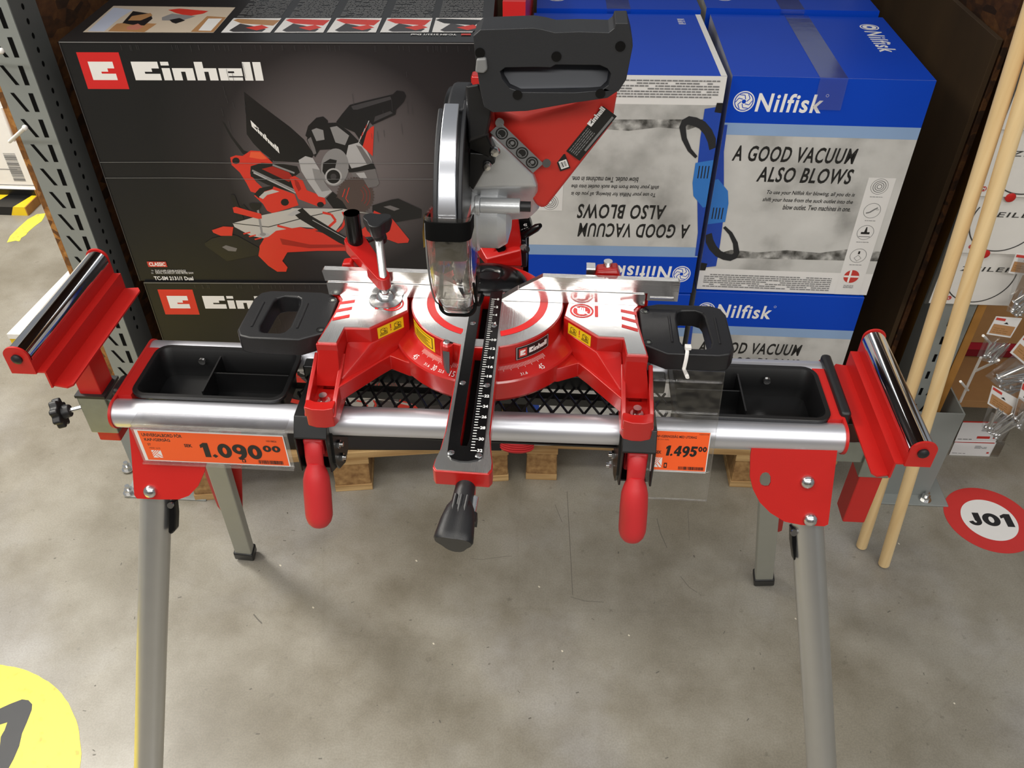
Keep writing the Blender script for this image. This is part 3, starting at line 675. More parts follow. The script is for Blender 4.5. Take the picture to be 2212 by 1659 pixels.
m_ = MB(); m_.lathe(L(-.049, -.106, .9785), (0, 0, 1), [(.005, 0), (.005, .003), (.0035, .0042), (.0001, .0045)], 16); part('screw', m_, STEEL, pt)
# front arm with ruler
ARM = [(-.031, .05), (-.031, -.05), (-.0283, -.15), (-.029, -.285), (-.0315, -.318), (-.0355, -.335), (-.0365, -.347), (-.033, -.353), (.031, -.355), (.0345, -.349), (.0345, -.338), (.0315, -.32), (.0275, -.287), (.0262, -.15), (.0262, .05)]
SLOT = [(-.0085, .045), (-.0085, -.30), (-.0065, -.312), (.001, -.312), (.003, -.30), (.003, .045)]
m_ = MB(); m_.plan(lp(ARM), .957, .9795, 0, [lp(SLOT)]); arm = part('extension_arm', m_, RED, saw, bevel=.0012)
m_ = MB(); m_.plan(lp([(-.024, .012), (-.022, -.315), (.020, -.315), (.022, .012)]), .944, .9565); part('slot_shade_sheet', m_, DARKI, arm)  # black sheet under the slot, stands in for the shade inside it
def inset(pts, d):
    c = V((sum(p[0] for p in pts)/len(pts), sum(p[1] for p in pts)/len(pts))); return [(p[0]-math.copysign(d, p[0]-(-.002)), p[1]+(d if p[1] < -.3 else 0)) for p in pts]
m_ = MB(); m_.plan(lp(inset(ARM, .0016)), .9795, .9812, 0, [lp(SLOT)]); part('arm_top', m_, ALU, arm)
INS = [(-.0235, .045), (-.0235, -.05), (-.0225, -.285), (-.0215, -.325), (-.016, -.3345), (-.006, -.338), (.006, -.338), (.016, -.3345), (.0215, -.325), (.0215, -.285), (.0215, .045)]
m_ = MB(); m_.plan(lp(INS), .9812, .9832, 0, [lp(SLOT)]); ins = part('slot_insert', m_, BLKG, arm, bevel=.0005)
P = Print(lambda x, y, h: L(x, y, .9832+h))
for k in range(0, 65):
    P.h -= P.dh; l = .0072 if k % 4 == 0 else .0045; y = -k*.005; P.rect(.0062, y-.0006, .0062+l, y+.0006, WHITE)
for k in range(0, 34, 2):
    if k == 8 or k == 20: continue
    s_ = str(k); w_ = .0032*len(s_); P.text(s_, .0142, -k*.01-.0026, .0142+w_, -k*.01+.0026, WHITE, bold=.03)
P.done('ruler', ins)
for x, y in ((-.016, -.062), (.0150, -.066), (-.0165, -.195), (.0158, -.198), (-.0168, -.325), (.0168, -.328)):
    m_ = MB(); m_.lathe(L(x, y, .983), (0, 0, 1), [(.0042, 0), (.0042, .0006), (.0030, .0012), (.0001, .0014)], 14); part('screw', m_, STEEL, ins)
# front locking grip
m_ = MB(); O = L(.003, -.350, .957); D = V((-.10, -.95, -.30)).normalized()
m_.tube([O+D*-.01, O+D*.015, O+D*.035], [.011, .0125, .0135], 20)
e1 = D.cross(V((0, 0, 1))).normalized(); e2 = D.cross(e1)
def tri(t, r, rot=math.pi/2): return [O+D*t+(e1*math.cos(a)+e2*math.sin(a))*r*.84*(1+.16*math.cos(3*(a-rot))) for a in [2*math.pi*i/36 for i in range(36)]]
ts = [(.024, .013), (.034, .0185), (.050, .0225), (.068, .0250), (.075, .0257), (.0775, .024)]
rg = [tri(t, r) for t, r in ts]; o = len(m_.v); m_.v += [q for r in rg for q in r]
for i in range(len(rg)-1):
    for j in range(36): m_.f.append([o+i*36+j, o+i*36+(j+1) % 36, o+(i+1)*36+(j+1) % 36, o+(i+1)*36+j]); m_.m.append(0)
m_.f.append([o+j for j in range(36)]); m_.f.append([o+(len(rg)-1)*36+j for j in reversed(range(36))]); m_.m += [0, 0]
gk = part('locking_grip', m_, BLK, saw, smooth=50)
m_ = MB()
for k in (-1, 0, 1):
    q = O+e1*.007*k-e2*.012; m_.tube([q+D*.02, q+D*.05, q+D*.07-e2*.003], [.002, .003, .002], 8)
part('grip_rib', m_, BLK, gk)
m_ = MB(); q = O+e1*(-.014 if e1.x < 0 else .014)+D*.016; m_.cyl(q, q+D*.022, .0045, 14); part('lock_pin', m_, STEEL, gk)
m_ = MB(); q = q+D*.020; m_.cyl(q, q+D*.012, .0065, 14); m_.box(q.x-.006, q.x+.006, q.y-.008, q.y+.002, q.z-.016, q.z-.004); part('lock_pin_cap', m_, BLK, gk)
m_ = MB(); m_.hull([L(x, y, z) for x in (-.010, .014) for y, z in ((-.352, .957), (-.352, .940), (-.335, .957), (-.335, .945))]); part('grip_neck', m_, RED, gk)
# fences
def fence(name, pts, y0, y1, mat_=ALUF, parent=saw, holes=()):
    m_ = MB(); m_.prism([L(x, y0, z) for x, z in pts], (0, y1-y0, 0), 0, [[L(x, y0, z) for x, z in h] for h in holes]); return part(name, m_, mat_, parent, smooth=0)
f1 = fence('fence', [(.018, .9808), (.045, 1.0005), (.231, 1.0005), (.233, .9985), (.233, .9808)], .001, .014)
fence('fence_extension', [(.046, 1.0012), (.0815, 1.0235), (.2785, 1.0235), (.281, 1.021), (.281, .9885), (.236, .9885), (.236, 1.0012)], .003, .013, parent=f1, holes=[[(.240, .9915), (.275, .9915), (.275, .9965), (.240, .9965)]])
f2 = fence('fence', [(-.035, .9808), (-.045, 1.003), (-.239, 1.003), (-.241, 1.001), (-.240, .9808)], .001, .014)
fence('fence_extension', [(-.046, 1.0037), (-.0815, 1.0235), (-.243, 1.0235), (-.2455, 1.021), (-.2430, 1.0037)], .003, .013, parent=f2)
m_ = MB(); m_.box(SX-.24, SX-.07, SY+.0142, SY+.03, .95, 1.0); m_.hull([L(x, y, z) for x, z in ((-.225, .99), (-.180, .99), (-.218, 1.026), (-.205, 1.028)) for y in (.016, .034)]); part('fence_support', m_, RED, saw, bevel=.003)
m_ = MB(); m_.box(SX+.08, SX+.24, SY+.0142, SY+.03, .95, .998); m_.hull([L(x, y, z) for x, z in ((.150, .99), (.205, .99), (.160, 1.030), (.190, 1.034)) for y in (.016, .034)])
part('fence_support', m_, RED, saw, bevel=.003)
m_ = MB(); m_.cyl(L(.176, .026, 1.03), L(.176, .026, 1.040), .0065, 16); m_.box(SX+.145, SX+.158, SY+.02, SY+.036, 1.0, 1.030); part('fence_screw', m_, STEEL, saw)
# side handles
def wing_handle(s):
    out = [(.2255, -.088), (.259, -.1085), (.330, -.1085), (.346, -.104), (.3535, -.090), (.3525, -.010), (.346, .006), (.332, .0125), (.254, .0125), (.234, .0060), (.2245, -.006)]
    hole = [(.2840, -.090), (.2795, -.078), (.2790, -.020), (.2815, -.008), (.288, -.003), (.309, -.003), (.3165, -.007), (.3200, -.018), (.3230, -.078), (.3190, -.090), (.310, -.0945), (.292, -.0945)]
    zt = .9775; zb = .9475
    m_ = MB(); m_.plan(lp(out, s), zb, zt, 0, [lp(hole, s)]); o = part('support_wing', m_, BLK, saw, bevel=.0035, seg=3)
    for x in (.268, .3345): m_ = MB(); m_.tube([L(s*x, -.082, zt-.0008), L(s*x, -.020, zt-.0008)], .0022, 10); part('rib', m_, BLK, o)
    for x, y in ((.2335, -.008), (.2335, -.083)):
        m_ = MB(); m_.lathe(L(s*x, y, zt-.0002), (0, 0, 1), [(.0066, 0), (.0066, .0006), (.0050, .0006), (.0048, .0001), (.0001, .0001)], 20); part('screw_recess', m_, BLKG, o)
        m_ = MB(); m_.cyl(L(s*x+.001, y-.0015, zt), L(s*x+.001, y-.0015, zt+.0006), .0028, 6); part('screw', m_, ZINC, o)
    m_ = MB(); m_.box(*sorted((SX+s*.212, SX+s*.235)), SY-.085, SY-.012, .952, .969); part('hinge_tab', m_, BLK, o)
    return o
wing_handle(-1); wing_handle(1)
# workpiece clamp on the left
Dc = at(833, 643, z=.984); cx, cy = Dc.x, Dc.y; rp = V((-.3035+.002, 1.085, 0))
m_ = MB(); m_.tube([(rp.x, rp.y, .95), (rp.x, rp.y, 1.094)], .0117, 24, cap=False); m_.tube([(rp.x, rp.y, 1.094), (rp.x, rp.y, .96)], .0095, 24, cap=False); m_.lathe((rp.x, rp.y, 1.094), (0, 0, 1), [(.0095, 0), (.0117, 0)], 24)
wc = part('clamp_post', m_, BLKG, saw)
m_ = MB(); z0, z1 = 1.030, 1.051; a = V((rp.x, rp.y)); b = V((cx, cy)); d = (b-a).normalized(); n_ = V((-d.y, d.x)); pts = []
for i in range(13): t = math.pi/2+math.pi*i/12; pts.append(a + (d*math.cos(t)+n_*math.sin(t))*.0165)
for i in range(9): t = -math.pi/2+math.pi*i/8; pts.append(b + (d*math.cos(t)+n_*math.sin(t))*.0105)
zA, zB = 1.050, 1.022
def zz(p): t = min(1, max(0, (V(p)-a).dot(d)/(b-a).length)); return zA+(zB-zA)*t
m_.v = [V((p.x, p.y, zz(p)-.019)) for p in pts] + [V((p.x, p.y, zz(p))) for p in pts]; k = len(pts)
m_.f = [list(range(k)), list(reversed(range(k, 2*k)))] + [[i, (i+1) % k, k+(i+1) % k, k+i] for i in range(k)]; m_.m = [0]*len(m_.f)
part('clamp_arm', m_, RED, saw, bevel=.002)
m_ = MB(); pr = []; 
for i in range(150): h = .992+i*.00075; pr.append((.0052 if i % 2 else .0060, h))
m_.lathe((cx, cy, 0), (0, 0, 1), pr, 18); rod = part('threaded_rod', m_, STEEL, saw, smooth=20)
m_ = MB(); m_.lathe((cx, cy, .9808), (0, 0, 1), [(.0245, 0), (.0250, .001), (.0245, .0022), (.0165, .0040), (.0145, .0050), (.0125, .0105), (.0085, .0140), (.0070, .0145), (.0068, .013), (.001, .013)], 48); part('pressure_disc', m_, STEEL, rod, smooth=40)
m_ = MB(); zk = 1.103; kp = [(cx+(.0185*(1+.20*math.cos(3*(a_-math.radians(30)))))*math.cos(a_), cy+(.0185*(1+.20*math.cos(3*(a_-math.radians(30)))))*math.sin(a_)) for a_ in [2*math.pi*i/60 for i in range(60)]]
kq = [(cx+((q[0]-cx)*.78), cy+((q[1]-cy)*.78)) for q in kp]
o = 0; m_.v = [V((q[0], q[1], zk-.008)) for q in kq]+[V((q[0], q[1], zk+.006)) for q in kp]+[V((q[0], q[1], zk+.014)) for q in kp]; k = 60
m_.f = [list(range(k)), list(reversed(range(2*k, 3*k)))]
for r_ in (0, 1): m_.f += [[r_*k+i, r_*k+(i+1) % k, (r_+1)*k+(i+1) % k, (r_+1)*k+i] for i in range(k)]
m_.m = [0]*len(m_.f); m_.cyl((cx, cy, zk-.018), (cx, cy, zk-.006), .0085, 16); part('clamp_knob', m_, BLK, rod, bevel=.002)
m_ = MB(); q = V((rp.x+.016, rp.y+.008, 1.043)); m_.cyl(q, q+V((.012, .012, 0)), .004, 10); q += V((.012, .012, 0)); m_.lathe(q, (1, 1, 0), [(.001, 0), (.013, .001), (.0145, .006), (.013, .011), (.001, .012)], 9); part('post_knob', m_, BLK, saw, bevel=.001)
# rear tilt joint and arm
m_ = MB(); m_.plan(lp(circ(-.003, .0165, .096, 40, a0=0, a1=180)), .952, .9745)
m_.hull([at(u, v, y=1.150) for u, v in [(1052, 574), (1128, 576), (1126, 540), (1050, 560)]]+[L(x, .19, z) for x in (-.05, .035) for z in (.965, 1.0)])
m_.hull([at(u, v, y=1.160) for u, v in [(1058, 560), (1126, 570), (1126, 520), (1119, 508), (1119, 468), (1094, 468), (1088, 505)]]+[at(u, v, y=1.22) for u, v in [(1062, 530), (1120, 540), (1120, 450), (1090, 450)]])
m_.hull([at(u, v, y=1.18) for u, v in [(1119, 480), (1060, 480), (1119, 340), (1060, 340)]]+[at(u, v, y=1.23) for u, v in [(1119, 460), (1060, 460), (1119, 320), (1060, 320)]])
ta = part('tilt_arm', m_, RED, saw, bevel=.0025)
dm = MB().lathe((0, 0, 0), (0, 0, 1), [(.060, 0), (.060, .016), (.057, .021), (.050, .027), (.040, .031), (.026, .033), (.020, .031), (.017, .028), (.001, .028)], 64)
dm.v = [V((q.x, q.y*.76, q.z))+L(-.003, .060, .958) for q in dm.v]; part('tilt_joint', dm, BLKG, saw, smooth=30)
m_ = MB(); c = at(1082, 533, y=1.1595); m_.cyl(c+V((0, .004, 0)), c+V((0, -.004, -.001)), .0085, 6); part('pivot_nut', m_, BLKG, ta)
m_ = MB(); a = at(1112, 520, y=1.18); b = at(1164, 489, y=1.165); m_.tube([a, a+(b-a)*.3, a+(b-a)*.9, b+(b-a)*.06], [.006, .0088, .0088, .005], 16, sq=(1, .7)); m_.tube([at(1128, 483, y=1.19), at(1147, 478, y=1.19)], .008, 10); part('bevel_lever', m_, BLKG, ta, smooth=60)
m_ = MB(); m_.prism([at(u, v, y=1.178) for u, v in [(1116, 478), (1142, 478), (1146, 492), (1124, 506), (1116, 506)]], (0, .01, 0)); sc_ = part('bevel_scale', m_, DARKI, ta)
F = Fr(at(1118, 500, y=1.1775), (1, 0, 0), (0, 0, 1)); P = Print(F.p)
for k in range(4): P.line([(.002+.004*k, .001+.002*k), (.0045+.004*k, .003+.002*k)], .0007, WHITE)
P.text('45', .009, .010, .015, .015, WHITE, bold=.03); P.done('bevel_marks', sc_)
m_ = MB(); m_.prism([at(u, v, y=1.165) for u, v in [(1126, 518), (1136, 520), (1138, 578), (1124, 578)]], (0, .03, 0)); m_.cyl(at(1129, 540, y=1.16), at(1141, 538, y=1.155), .0055, 12); part('bevel_stop', m_, BLK, ta, bevel=.002)
m_ = MB(); c = at(1131, 533, y=1.158); m_.cyl(c, c+V((0, -.004, .001)), .005, 12); part('bolt', m_, STEEL, ta)
for x in (-.032, .020):
    m_ = MB(); m_.cyl(L(x, -.02, 1.185), L(x, .33, 1.185), .0095, 20); part('slide_rail', m_, CHR, saw)
m_ = MB(); m_.hull([L(x, y, z) for x in (-.048, .034) for y in (.30, .325) for z in (1.165, 1.205)]); part('rail_end', m_, RED, saw, bevel=.004)

# ---- saw head
HC = V((-.113, .885, 1.235))                 # blade centre
def hp(x, r, deg): t = math.radians(deg); return V((x, HC.y-r*math.cos(t), HC.z+r*math.sin(t)))
m_ = MB(); n = 48*6
rim_ = []
for i in range(48):
    a = 7.5*i; rim_ += [hp(0, .098, a), hp(0, .1055, a+1.2), hp(0, .1055, a+4.2), hp(0, .0985, a+4.8)]
m_.prism([V((HC.x-.0012, q.y, q.z)) for q in rim_], (.0024, 0, 0)); bl = part('saw_blade', m_, STEEL, saw, smooth=0)
m_ = MB(); m_.cyl(HC+V((-.006, 0, 0)), HC+V((.006, 0, 0)), .018, 24); part('blade_flange', m_, ZINC, bl)
# upper guard: black body with a silver top band
m_ = MB(); A_ = [hp(0, .118, a) for a in range(8, 119, 5)] + [hp(0, .03, 118), hp(0, .03, 8)]
m_.prism([V((-.1255, q.y, q.z)) for q in A_], (.027, 0, 0)); ug = part('upper_guard', m_, BLKM, saw, bevel=.0015)
m_ = MB()
def arcband(m_, x0, x1, r0, r1, a0, a1, st=4, x0b=None, x1b=None):
    n = max(2, int(abs(a1-a0)/st)+1); A = []
    for i in range(n):
        t = i/(n-1); a = a0+(a1-a0)*t; xa = x0+((x0b if x0b is not None else x0)-x0)*t; xb = x1+((x1b if x1b is not None else x1)-x1)*t
        A.append([hp(xa, r0, a), hp(xb, r0, a), hp(xb, r1, a), hp(xa, r1, a)])
    o = len(m_.v); m_.v += [q for r in A for q in r]
    for i in range(n-1):
        for j in range(4): m_.f.append([o+i*4+j, o+i*4+(j+1) % 4, o+(i+1)*4+(j+1) % 4, o+(i+1)*4+j]); m_.m.append(0)
    m_.f += [[o+3, o+2, o+1, o], [o+(n-1)*4+j for j in range(4)]]; m_.m += [0, 0]
arcband(m_, -.1235, -.1035, .112, .127, 11, 74, x0b=-.1225, x1b=-.1065); part('guard_band', m_, BAND, ug, bevel=.0015)
m_ = MB(); arcband(m_, -.1285, -.1235, .095, .124, 10, 72); arcband(m_, -.1035, -.0985, .095, .1225, 10, 80); part('guard_side', m_, HAND, ug, bevel=.0015)
m_ = MB(); arcband(m_, -.1210, -.1000, .108, .1225, 72, 112); part('guard_nose', m_, HAND, ug, bevel=.004)
# lower transparent guard
def shell(x0, x1, R, rin, a0, a1, t=.0022, f=.011, st=3, Rb=None, xs=0):
    Ra = R
    def cs(o, r_, d):                                 # outline of the U section at offset d
        pts = [(x0+d, rin)]
        for i in range(6): a = math.pi-math.pi/2*i/5; pts.append((x0+f+(f-d)*math.cos(a), R-f+(f-d)*math.sin(a)))
        for i in range(6): a = math.pi/2-math.pi/2*i/5; pts.append((x1-f+(f-d)*math.cos(a), R-f+(f-d)*math.sin(a)))
        pts.append((x1-d, rin)); return pts
    m_ = MB(); n = int(abs(a1-a0)/st)+1; sec = cs(0, 0, 0)+cs(0, 0, t)[::-1]; K = len(sec)
    for i in range(n):
        a = a0+(a1-a0)*i/(n-1); g = (((Rb or Ra)-Ra)*i/(n-1)); xm = (x0+x1)/2; m_.v += [hp(x-math.copysign(xs*i/(n-1), x-xm), r+g, a) for x, r in sec]
    for i in range(n-1):
        for j in range(K): m_.f.append([i*K+j, i*K+(j+1) % K, (i+1)*K+(j+1) % K, (i+1)*K+j])
    h = K//2
    for b in (0, (n-1)*K):
        for j in range(h-1): m_.f.append([b+j, b+j+1, b+K-2-j, b+K-1-j])
    m_.m = [0]*len(m_.f); return m_
lg = part('lower_guard', shell(-.1375, -.0895, .1335, .070, 17, -32), CLR, saw, smooth=60)
part('guard_tip', shell(-.1340, -.0905, .1345, .070, -32, -90, Rb=.1435, xs=.0035), CLR, lg, smooth=60)
def strap(x0, x1, R, a0, a1, m):
    return part('guard_strap', shell(x0, x1, R, .095, a0, a1, .003, .0125, 2), m, lg, smooth=60)
strap(-.1381, -.0889, .1350, 15.0, 6.5, DARKI); strap(-.1340, -.0905, .1425, -47, -54, DARKI)
m_ = MB(); m_.tube([hp(-.0885, .128, a) for a in range(-20, -84, -4)], .0016, 8); part('guard_seam', m_, DARKI, lg)
m_ = MB(); m_.tube([hp(-.1360, .128, a) for a in range(14, -84, -4)], .0010, 8); part('guard_seam', m_, GRYI, lg)
m_ = MB(); m_.tube([hp(-.0905, .128, a) for a in range(-52, -88, -4)]+[hp(-.113, .134, -86)], .0014, 8); part('guard_seam', m_, DARKI, lg)
m_ = MB(); m_.tube([hp(-.098, .122, a) for a in (4, 0, -4)]+[hp(-.098, .121, -6)], .004, 8); m_.box(-.1285, -.0985, HC.y-.118, HC.y-.110, HC.z-.018, HC.z+.020); part('guard_mount', m_, BLKG, lg)
F = Fr(hp(-.1413, .105, 6), V((0, -.25, -1)), V((0, -1, .25))); F.n = V((-1, 0, 0)); P = Print(F.p); P.poly([(-.016, -.006), (0, .009), (.018, .004), (.020, -.006), (0, -.010)], YEL); P.line([(-.004, -.003), (.010, .001)], .002, BLACKI); P.done('guard_sticker', lg)
# gear housing
def hullpx(pts, y0, back, y1, extra=()):
    return MB().hull([at(u, v, y=y0) for u, v in pts]+[at(u, v, y=y1) for u, v in back]+list(extra))
gh = part('gear_housing', hullpx([(1004, 398), (1030, 330), (1062, 288), (1152, 376), (1160, 402), (1020, 408)], .862, [(1010, 440), (1045, 300), (1168, 380), (1166, 452), (1142, 474), (1095, 478)], .93), CASTS, saw, bevel=.004)
m_ = MB(); m_.lathe((-.100, .905, 1.205), (1, 0, 0), [(.050, 0), (.050, .006), (.046, .008), (.046, .030), (.040, .040), (.024, .044)], 48); part('spindle_housing', m_, CASTS, gh, smooth=30)
m_ = MB(); c = at(1060, 444, y=.868); m_.cyl(c+V((-.012, 0, 0)), c+V((.034, 0, 0)), .0090, 24); m_.cyl(c+V((-.018, 0, 0)), c+V((-.012, 0, 0)), .0115, 24); part('lock_housing', m_, CASTS, gh, bevel=.001)
m_ = MB(); m_.cyl(c+V((.033, 0, 0)), c+V((.046, 0, 0)), .006, 16); part('spindle_lock', m_, BLK, gh)
m_ = MB(); m_.hull([at(u, v, y=.90) for u, v in [(1062, 490), (1094, 476), (1090, 505), (1078, 534), (1066, 520)]]+[at(u, v, y=.96) for u, v in [(1066, 490), (1098, 474), (1088, 500)]]); part('gear_foot', m_, CASTS, gh, bevel=.002)
# motor housing
mh = part('motor_housing', hullpx([(1044, 236), (1064, 236), (1160, 215), (1290, 190), (1334, 196), (1322, 268), (1178, 450), (1160, 446), (1154, 376), (1062, 287)], .885, [(1060, 240), (1330, 215), (1300, 260), (1170, 430)], .975,
    extra=[at(1125, 262, y=.868), at(1150, 320, y=.866), at(1240, 232, y=.868), at(1190, 330, y=.872)]), REDP, saw, bevel=.006, seg=3)
m_ = MB(); m_.hull([at(u, v, y=.868) for u, v in [(1044, 238), (1068, 236), (1070, 268), (1066, 290), (1044, 280)]]+[at(u, v, y=.90) for u, v in [(1048, 236), (1068, 236), (1066, 290), (1050, 280)]]); part('housing_lug', m_, REDP, mh, bevel=.003)
for (u, v) in ((1077, 263), (1178, 350)):
    c = at(u, v, y=.866); m_ = MB(); d = V((.25, -.9, .2)).normalized(); m_.cyl(c-d*-.004, c+d*.006, .0048, 16); part('screw', m_, STEEL, mh)
def pxprint(pts, y, nm, parent, fn):
    pass
c0 = at(1073, 277, y=.8615); c1 = at(1160, 360, y=.8615); ex = (c1-c0).normalized(); nn = V((0, -1, 0)); ey = nn.cross(ex)
F = Fr(c0, ex, ey); P = Print(F.p, h=0.001); Lx = (c1-c0).length; P.rect(-.002, -.008, Lx+.002, .008, GRYI)
for k in range(4):
    cx_ = Lx*(k+.5)/4; P.poly(circ(cx_, 0, .0068), BLACKI); P.ring(cx_, 0, .0052, .0009, GRYI, 20); P.poly(circ(cx_, .0005, .0022, 12), GRYI if k % 2 else BLACKI); P.rect(cx_-.002, -.0035, cx_+.002, -.0025, GRYI)
m_ = P.mb; P.done('safety_icon_strip', mh)
c0 = at(1236, 335, y=.8775); c1 = at(1316, 238, y=.8775); ex = (c1-c0).normalized(); ey = nn.cross(ex)
F = Fr(c0, ex, ey); P = Print(F.p, h=.001); Lx = (c1-c0).length; P.rect(0, -.0105, Lx, .0085, BLACKI); block_word(P, (Lx*.60, .004), (Lx*.98, .004), (Lx*.60, .010), WHITE); P.rect(Lx*.2, -.009, Lx*.95, -.0065, GRYI); P.rows(Lx*.04, -.004, Lx*.55, .0075, 5, GRYI, 4); P.done('rating_plate', mh)
c0 = at(1209, 366, y=.8775); F = Fr(c0, (.93, 0, .37), (-.37, 0, .93)); P = Print(F.p, h=.001); P.rect(0, -.002, .012, .016, BLACKI); P.rect(.002, .0, .011, .0095, WHITE); P.bars(.003, .0015, .010, .008, 7, BLACKI); P.done('small_barcode_label', mh)
# D handle
HY = .815
def hx(pts): return [(q.x, q.z) for q in [at(u, v, y=HY) for u, v in pts]]
out = hx([(1022, 78), (1038, 64), (1150, 60), (1176, 64), (1200, 70), (1250, 68), (1316, 70), (1326, 62), (1330, 50), (1357, 50), (1366, 84), (1367, 100), (1353, 172), (1338, 195), (1312, 212), (1230, 224), (1140, 240), (1064, 243), (1046, 232), (1036, 190), (1026, 120)])
hole = hx([(1086, 172), (1080, 155), (1092, 146), (1150, 145), (1190, 146), (1200, 140), (1296, 141), (1312, 148), (1320, 160), (1314, 184), (1298, 196), (1240, 200), (1125, 199), (1100, 190)])
m_ = MB(); m_.prism([(x, HY, z) for x, z in out], (0, .038, 0), 0, [[(x, HY, z) for x, z in hole]]); hd = part('handle', m_, HAND, saw, bevel=.0085, seg=4)
m_ = MB(); tr = hx([(1092, 140), (1098, 154), (1140, 154), (1178, 152), (1190, 147), (1196, 136), (1092, 136)]); m_.prism([(x, HY+.012, z+.001) for x, z in tr], (0, .014, 0)); part('trigger', m_, REDP, hd, bevel=.001)
for (u, v) in ((1037, 114), (1202, 122), (1118, 205), (1297, 202), (1340, 100)):
    c = at(u, v, y=HY-.0002); m_ = MB(); m_.lathe(c, (0, -1, 0), [(.0048, 0), (.0048, .0006), (.0001, .0006)], 20); part('screw_hole', m_, BLKG, hd)
bk = hx([(1088, 196), (1080, 158), (1092, 142), (1300, 138), (1322, 158), (1314, 190), (1298, 200), (1120, 202)]); zlo = min(z for x, z in bk); m_ = MB(); m_.prism([(x, HY+.008+.62*(z-zlo), z) for x, z in bk], (0, .02, .004)); part('handle_hole_backing', m_, HANDL, hd, bevel=.002)  # added wall closing the hole, leaned back to catch the light
m_ = MB(); q = [at(u, v, y=HY-.004) for u, v in [(1029, 128), (1050, 126), (1053, 152), (1045, 160), (1026, 158)]]; m_.prism(q, (0, .012, 0)); part('lock_off_button', m_, GRYI, hd, bevel=.002)
m_ = hullpx([(1006, 185), (1034, 180), (1062, 240), (1050, 292), (1012, 305)], .835, [(1004, 200), (1060, 210), (1056, 300), (1010, 330)], .90); part('head_body', m_, BLK, saw, bevel=.003)
m_ = MB().prism([at(u, v, y=.846) for u, v in [(1014, 286), (1048, 284), (1070, 332), (1060, 342), (1012, 322)]], (0, .02, 0)); bb = part('guard_link', m_, BLKG, saw, bevel=.0015)
m_ = MB().prism([at(u, v, y=.848) for u, v in [(1014, 330), (1064, 334), (1070, 352), (1045, 372), (1022, 412), (1012, 400)]], (0, .014, 0)); part('link_gusset', m_, BLKM, bb, bevel=.0015)
for (u, v, r) in ((1069, 327, .006), (1053, 358, .0052)):
    c = at(u, v, y=.846); m_ = MB(); m_.lathe(c, (0, -1, 0), [(r, 0), (r, .002), (r*.7, .0045), (.0001, .005)], 18); part('bolt', m_, STEEL, bb)
# ================================================================ PRICE SIGNS
TG = Fr(at(287, 927, y=.842), (1, 0, 0), (0, 0, 1)); TGS = .981
TG.p = lambda x, y, h=0: TG.O + V((x*TGS, 0, y*TGS)) + TG.n*h
def k_logo(P, x0, y0, x1, y1, bg, fg):
    P.rect(x0, y0, x1, y1, fg); w_ = x1-x0; h_ = y1-y0
    q = lambda a, b: (x0+w_*a, y0+h_*b)
    for t in (.18, .42, .66): P.poly([q(0, t-.10), q(0, t), q(1-t, 1), q(1-t+.09, 1)], bg)
    P.poly([q(.5, .5), q(.57, .57), q(1, .14), q(1, .04)], bg); P.poly([q(.30, .30), q(.36, .36), q(.72, 0), q(.60, 0)], bg)
sg = thing('price_sign', 'long orange shelf price sign in a clear holder hanging under the front rail, left side', 'price sign', (-.495, .842, .79))
PT = TG.px([(287, 928), (617, 941), (629, 1004), (309, 992)])
m_ = MB(); m_.prism([TG.p(x, y, -.002) for x, y in [(-.004, -.066), (.2275, -.066), (.2275, .004), (-.004, .004)]], TG.n*.0012); part('holder_back', m_, FOIL, sg)
m_ = MB(); m_.prism([TG.p(x, y, -.003) for x, y in [(-.004, -.0695), (.2275, -.0695), (.2275, -.0665), (-.004, -.0665)]], TG.n*.007); m_.prism([TG.p(x, y, -.003) for x, y in [(-.001, .003), (.230, .003), (.230, .006), (-.001, .006)]], TG.n*.008); m_.prism([TG.p(x, y, -.001) for x, y in [(0, .006), (.2265, .006), (.2265, .012), (0, .012)]], TG.n*.003); m_.prism([TG.p(x, y, -.024) for x, y in [(0, .0085), (.2265, .0085), (.2265, .0115), (0, .0115)]], TG.n*.025); part('holder_rail', m_, BAGC, sg, bevel=.0006)
m_ = MB(); m_.prism([TG.p(x, y, -.0005) for x, y in [(.0005, -.064), (.2225, -.064), (.2215, -.0005), (.0005, -.0005)]], TG.n*.0006); cd = part('price_card', m_, OFFW, sg)
P = Print(TG.p, h=.0002); P.rect(.0055, -.0625, .2205, -.0025, ORANGE)
P.text('UNIVERSALBORD FÖR', .010, -.0135, .070, -.0055, BLACKI, bold=.03); P.text('KAP-/GERSÅG', .0115, -.0225, .050, -.0150, BLACKI, bold=.03)
P.text('ST', .0135, -.032, .0185, -.0275, BLACKI, bold=.02); P.text('MSSR 1610', .0145, -.0385, .0305, -.0355, BLACKI)
k_logo(P, .0155, -.057, .0300, -.0415, ORANGE, OFFW)
P.text('SEK', .0690, -.0320, .0810, -.0255, BLACKI, bold=.03); P.bg = ORANGE; fat_digits(P, '1.090', .0925, -.051, .1840, -.0215, BLACKI); fat_digits(P, '00', .1870, -.0345, .2130, -.0215, BLACKI)
P.text('10518826', .1950, -.0140, .2100, -.0105, BLACKI); P.bars(.1750, -.0600, .2130, -.0525, 28, BLACKI)
P.rect(.1505, -.0585, .1560, -.0520, BLACKI); P.rect(.1520, -.0570, .1545, -.0535, ORANGE); P.done('price_print', cd)

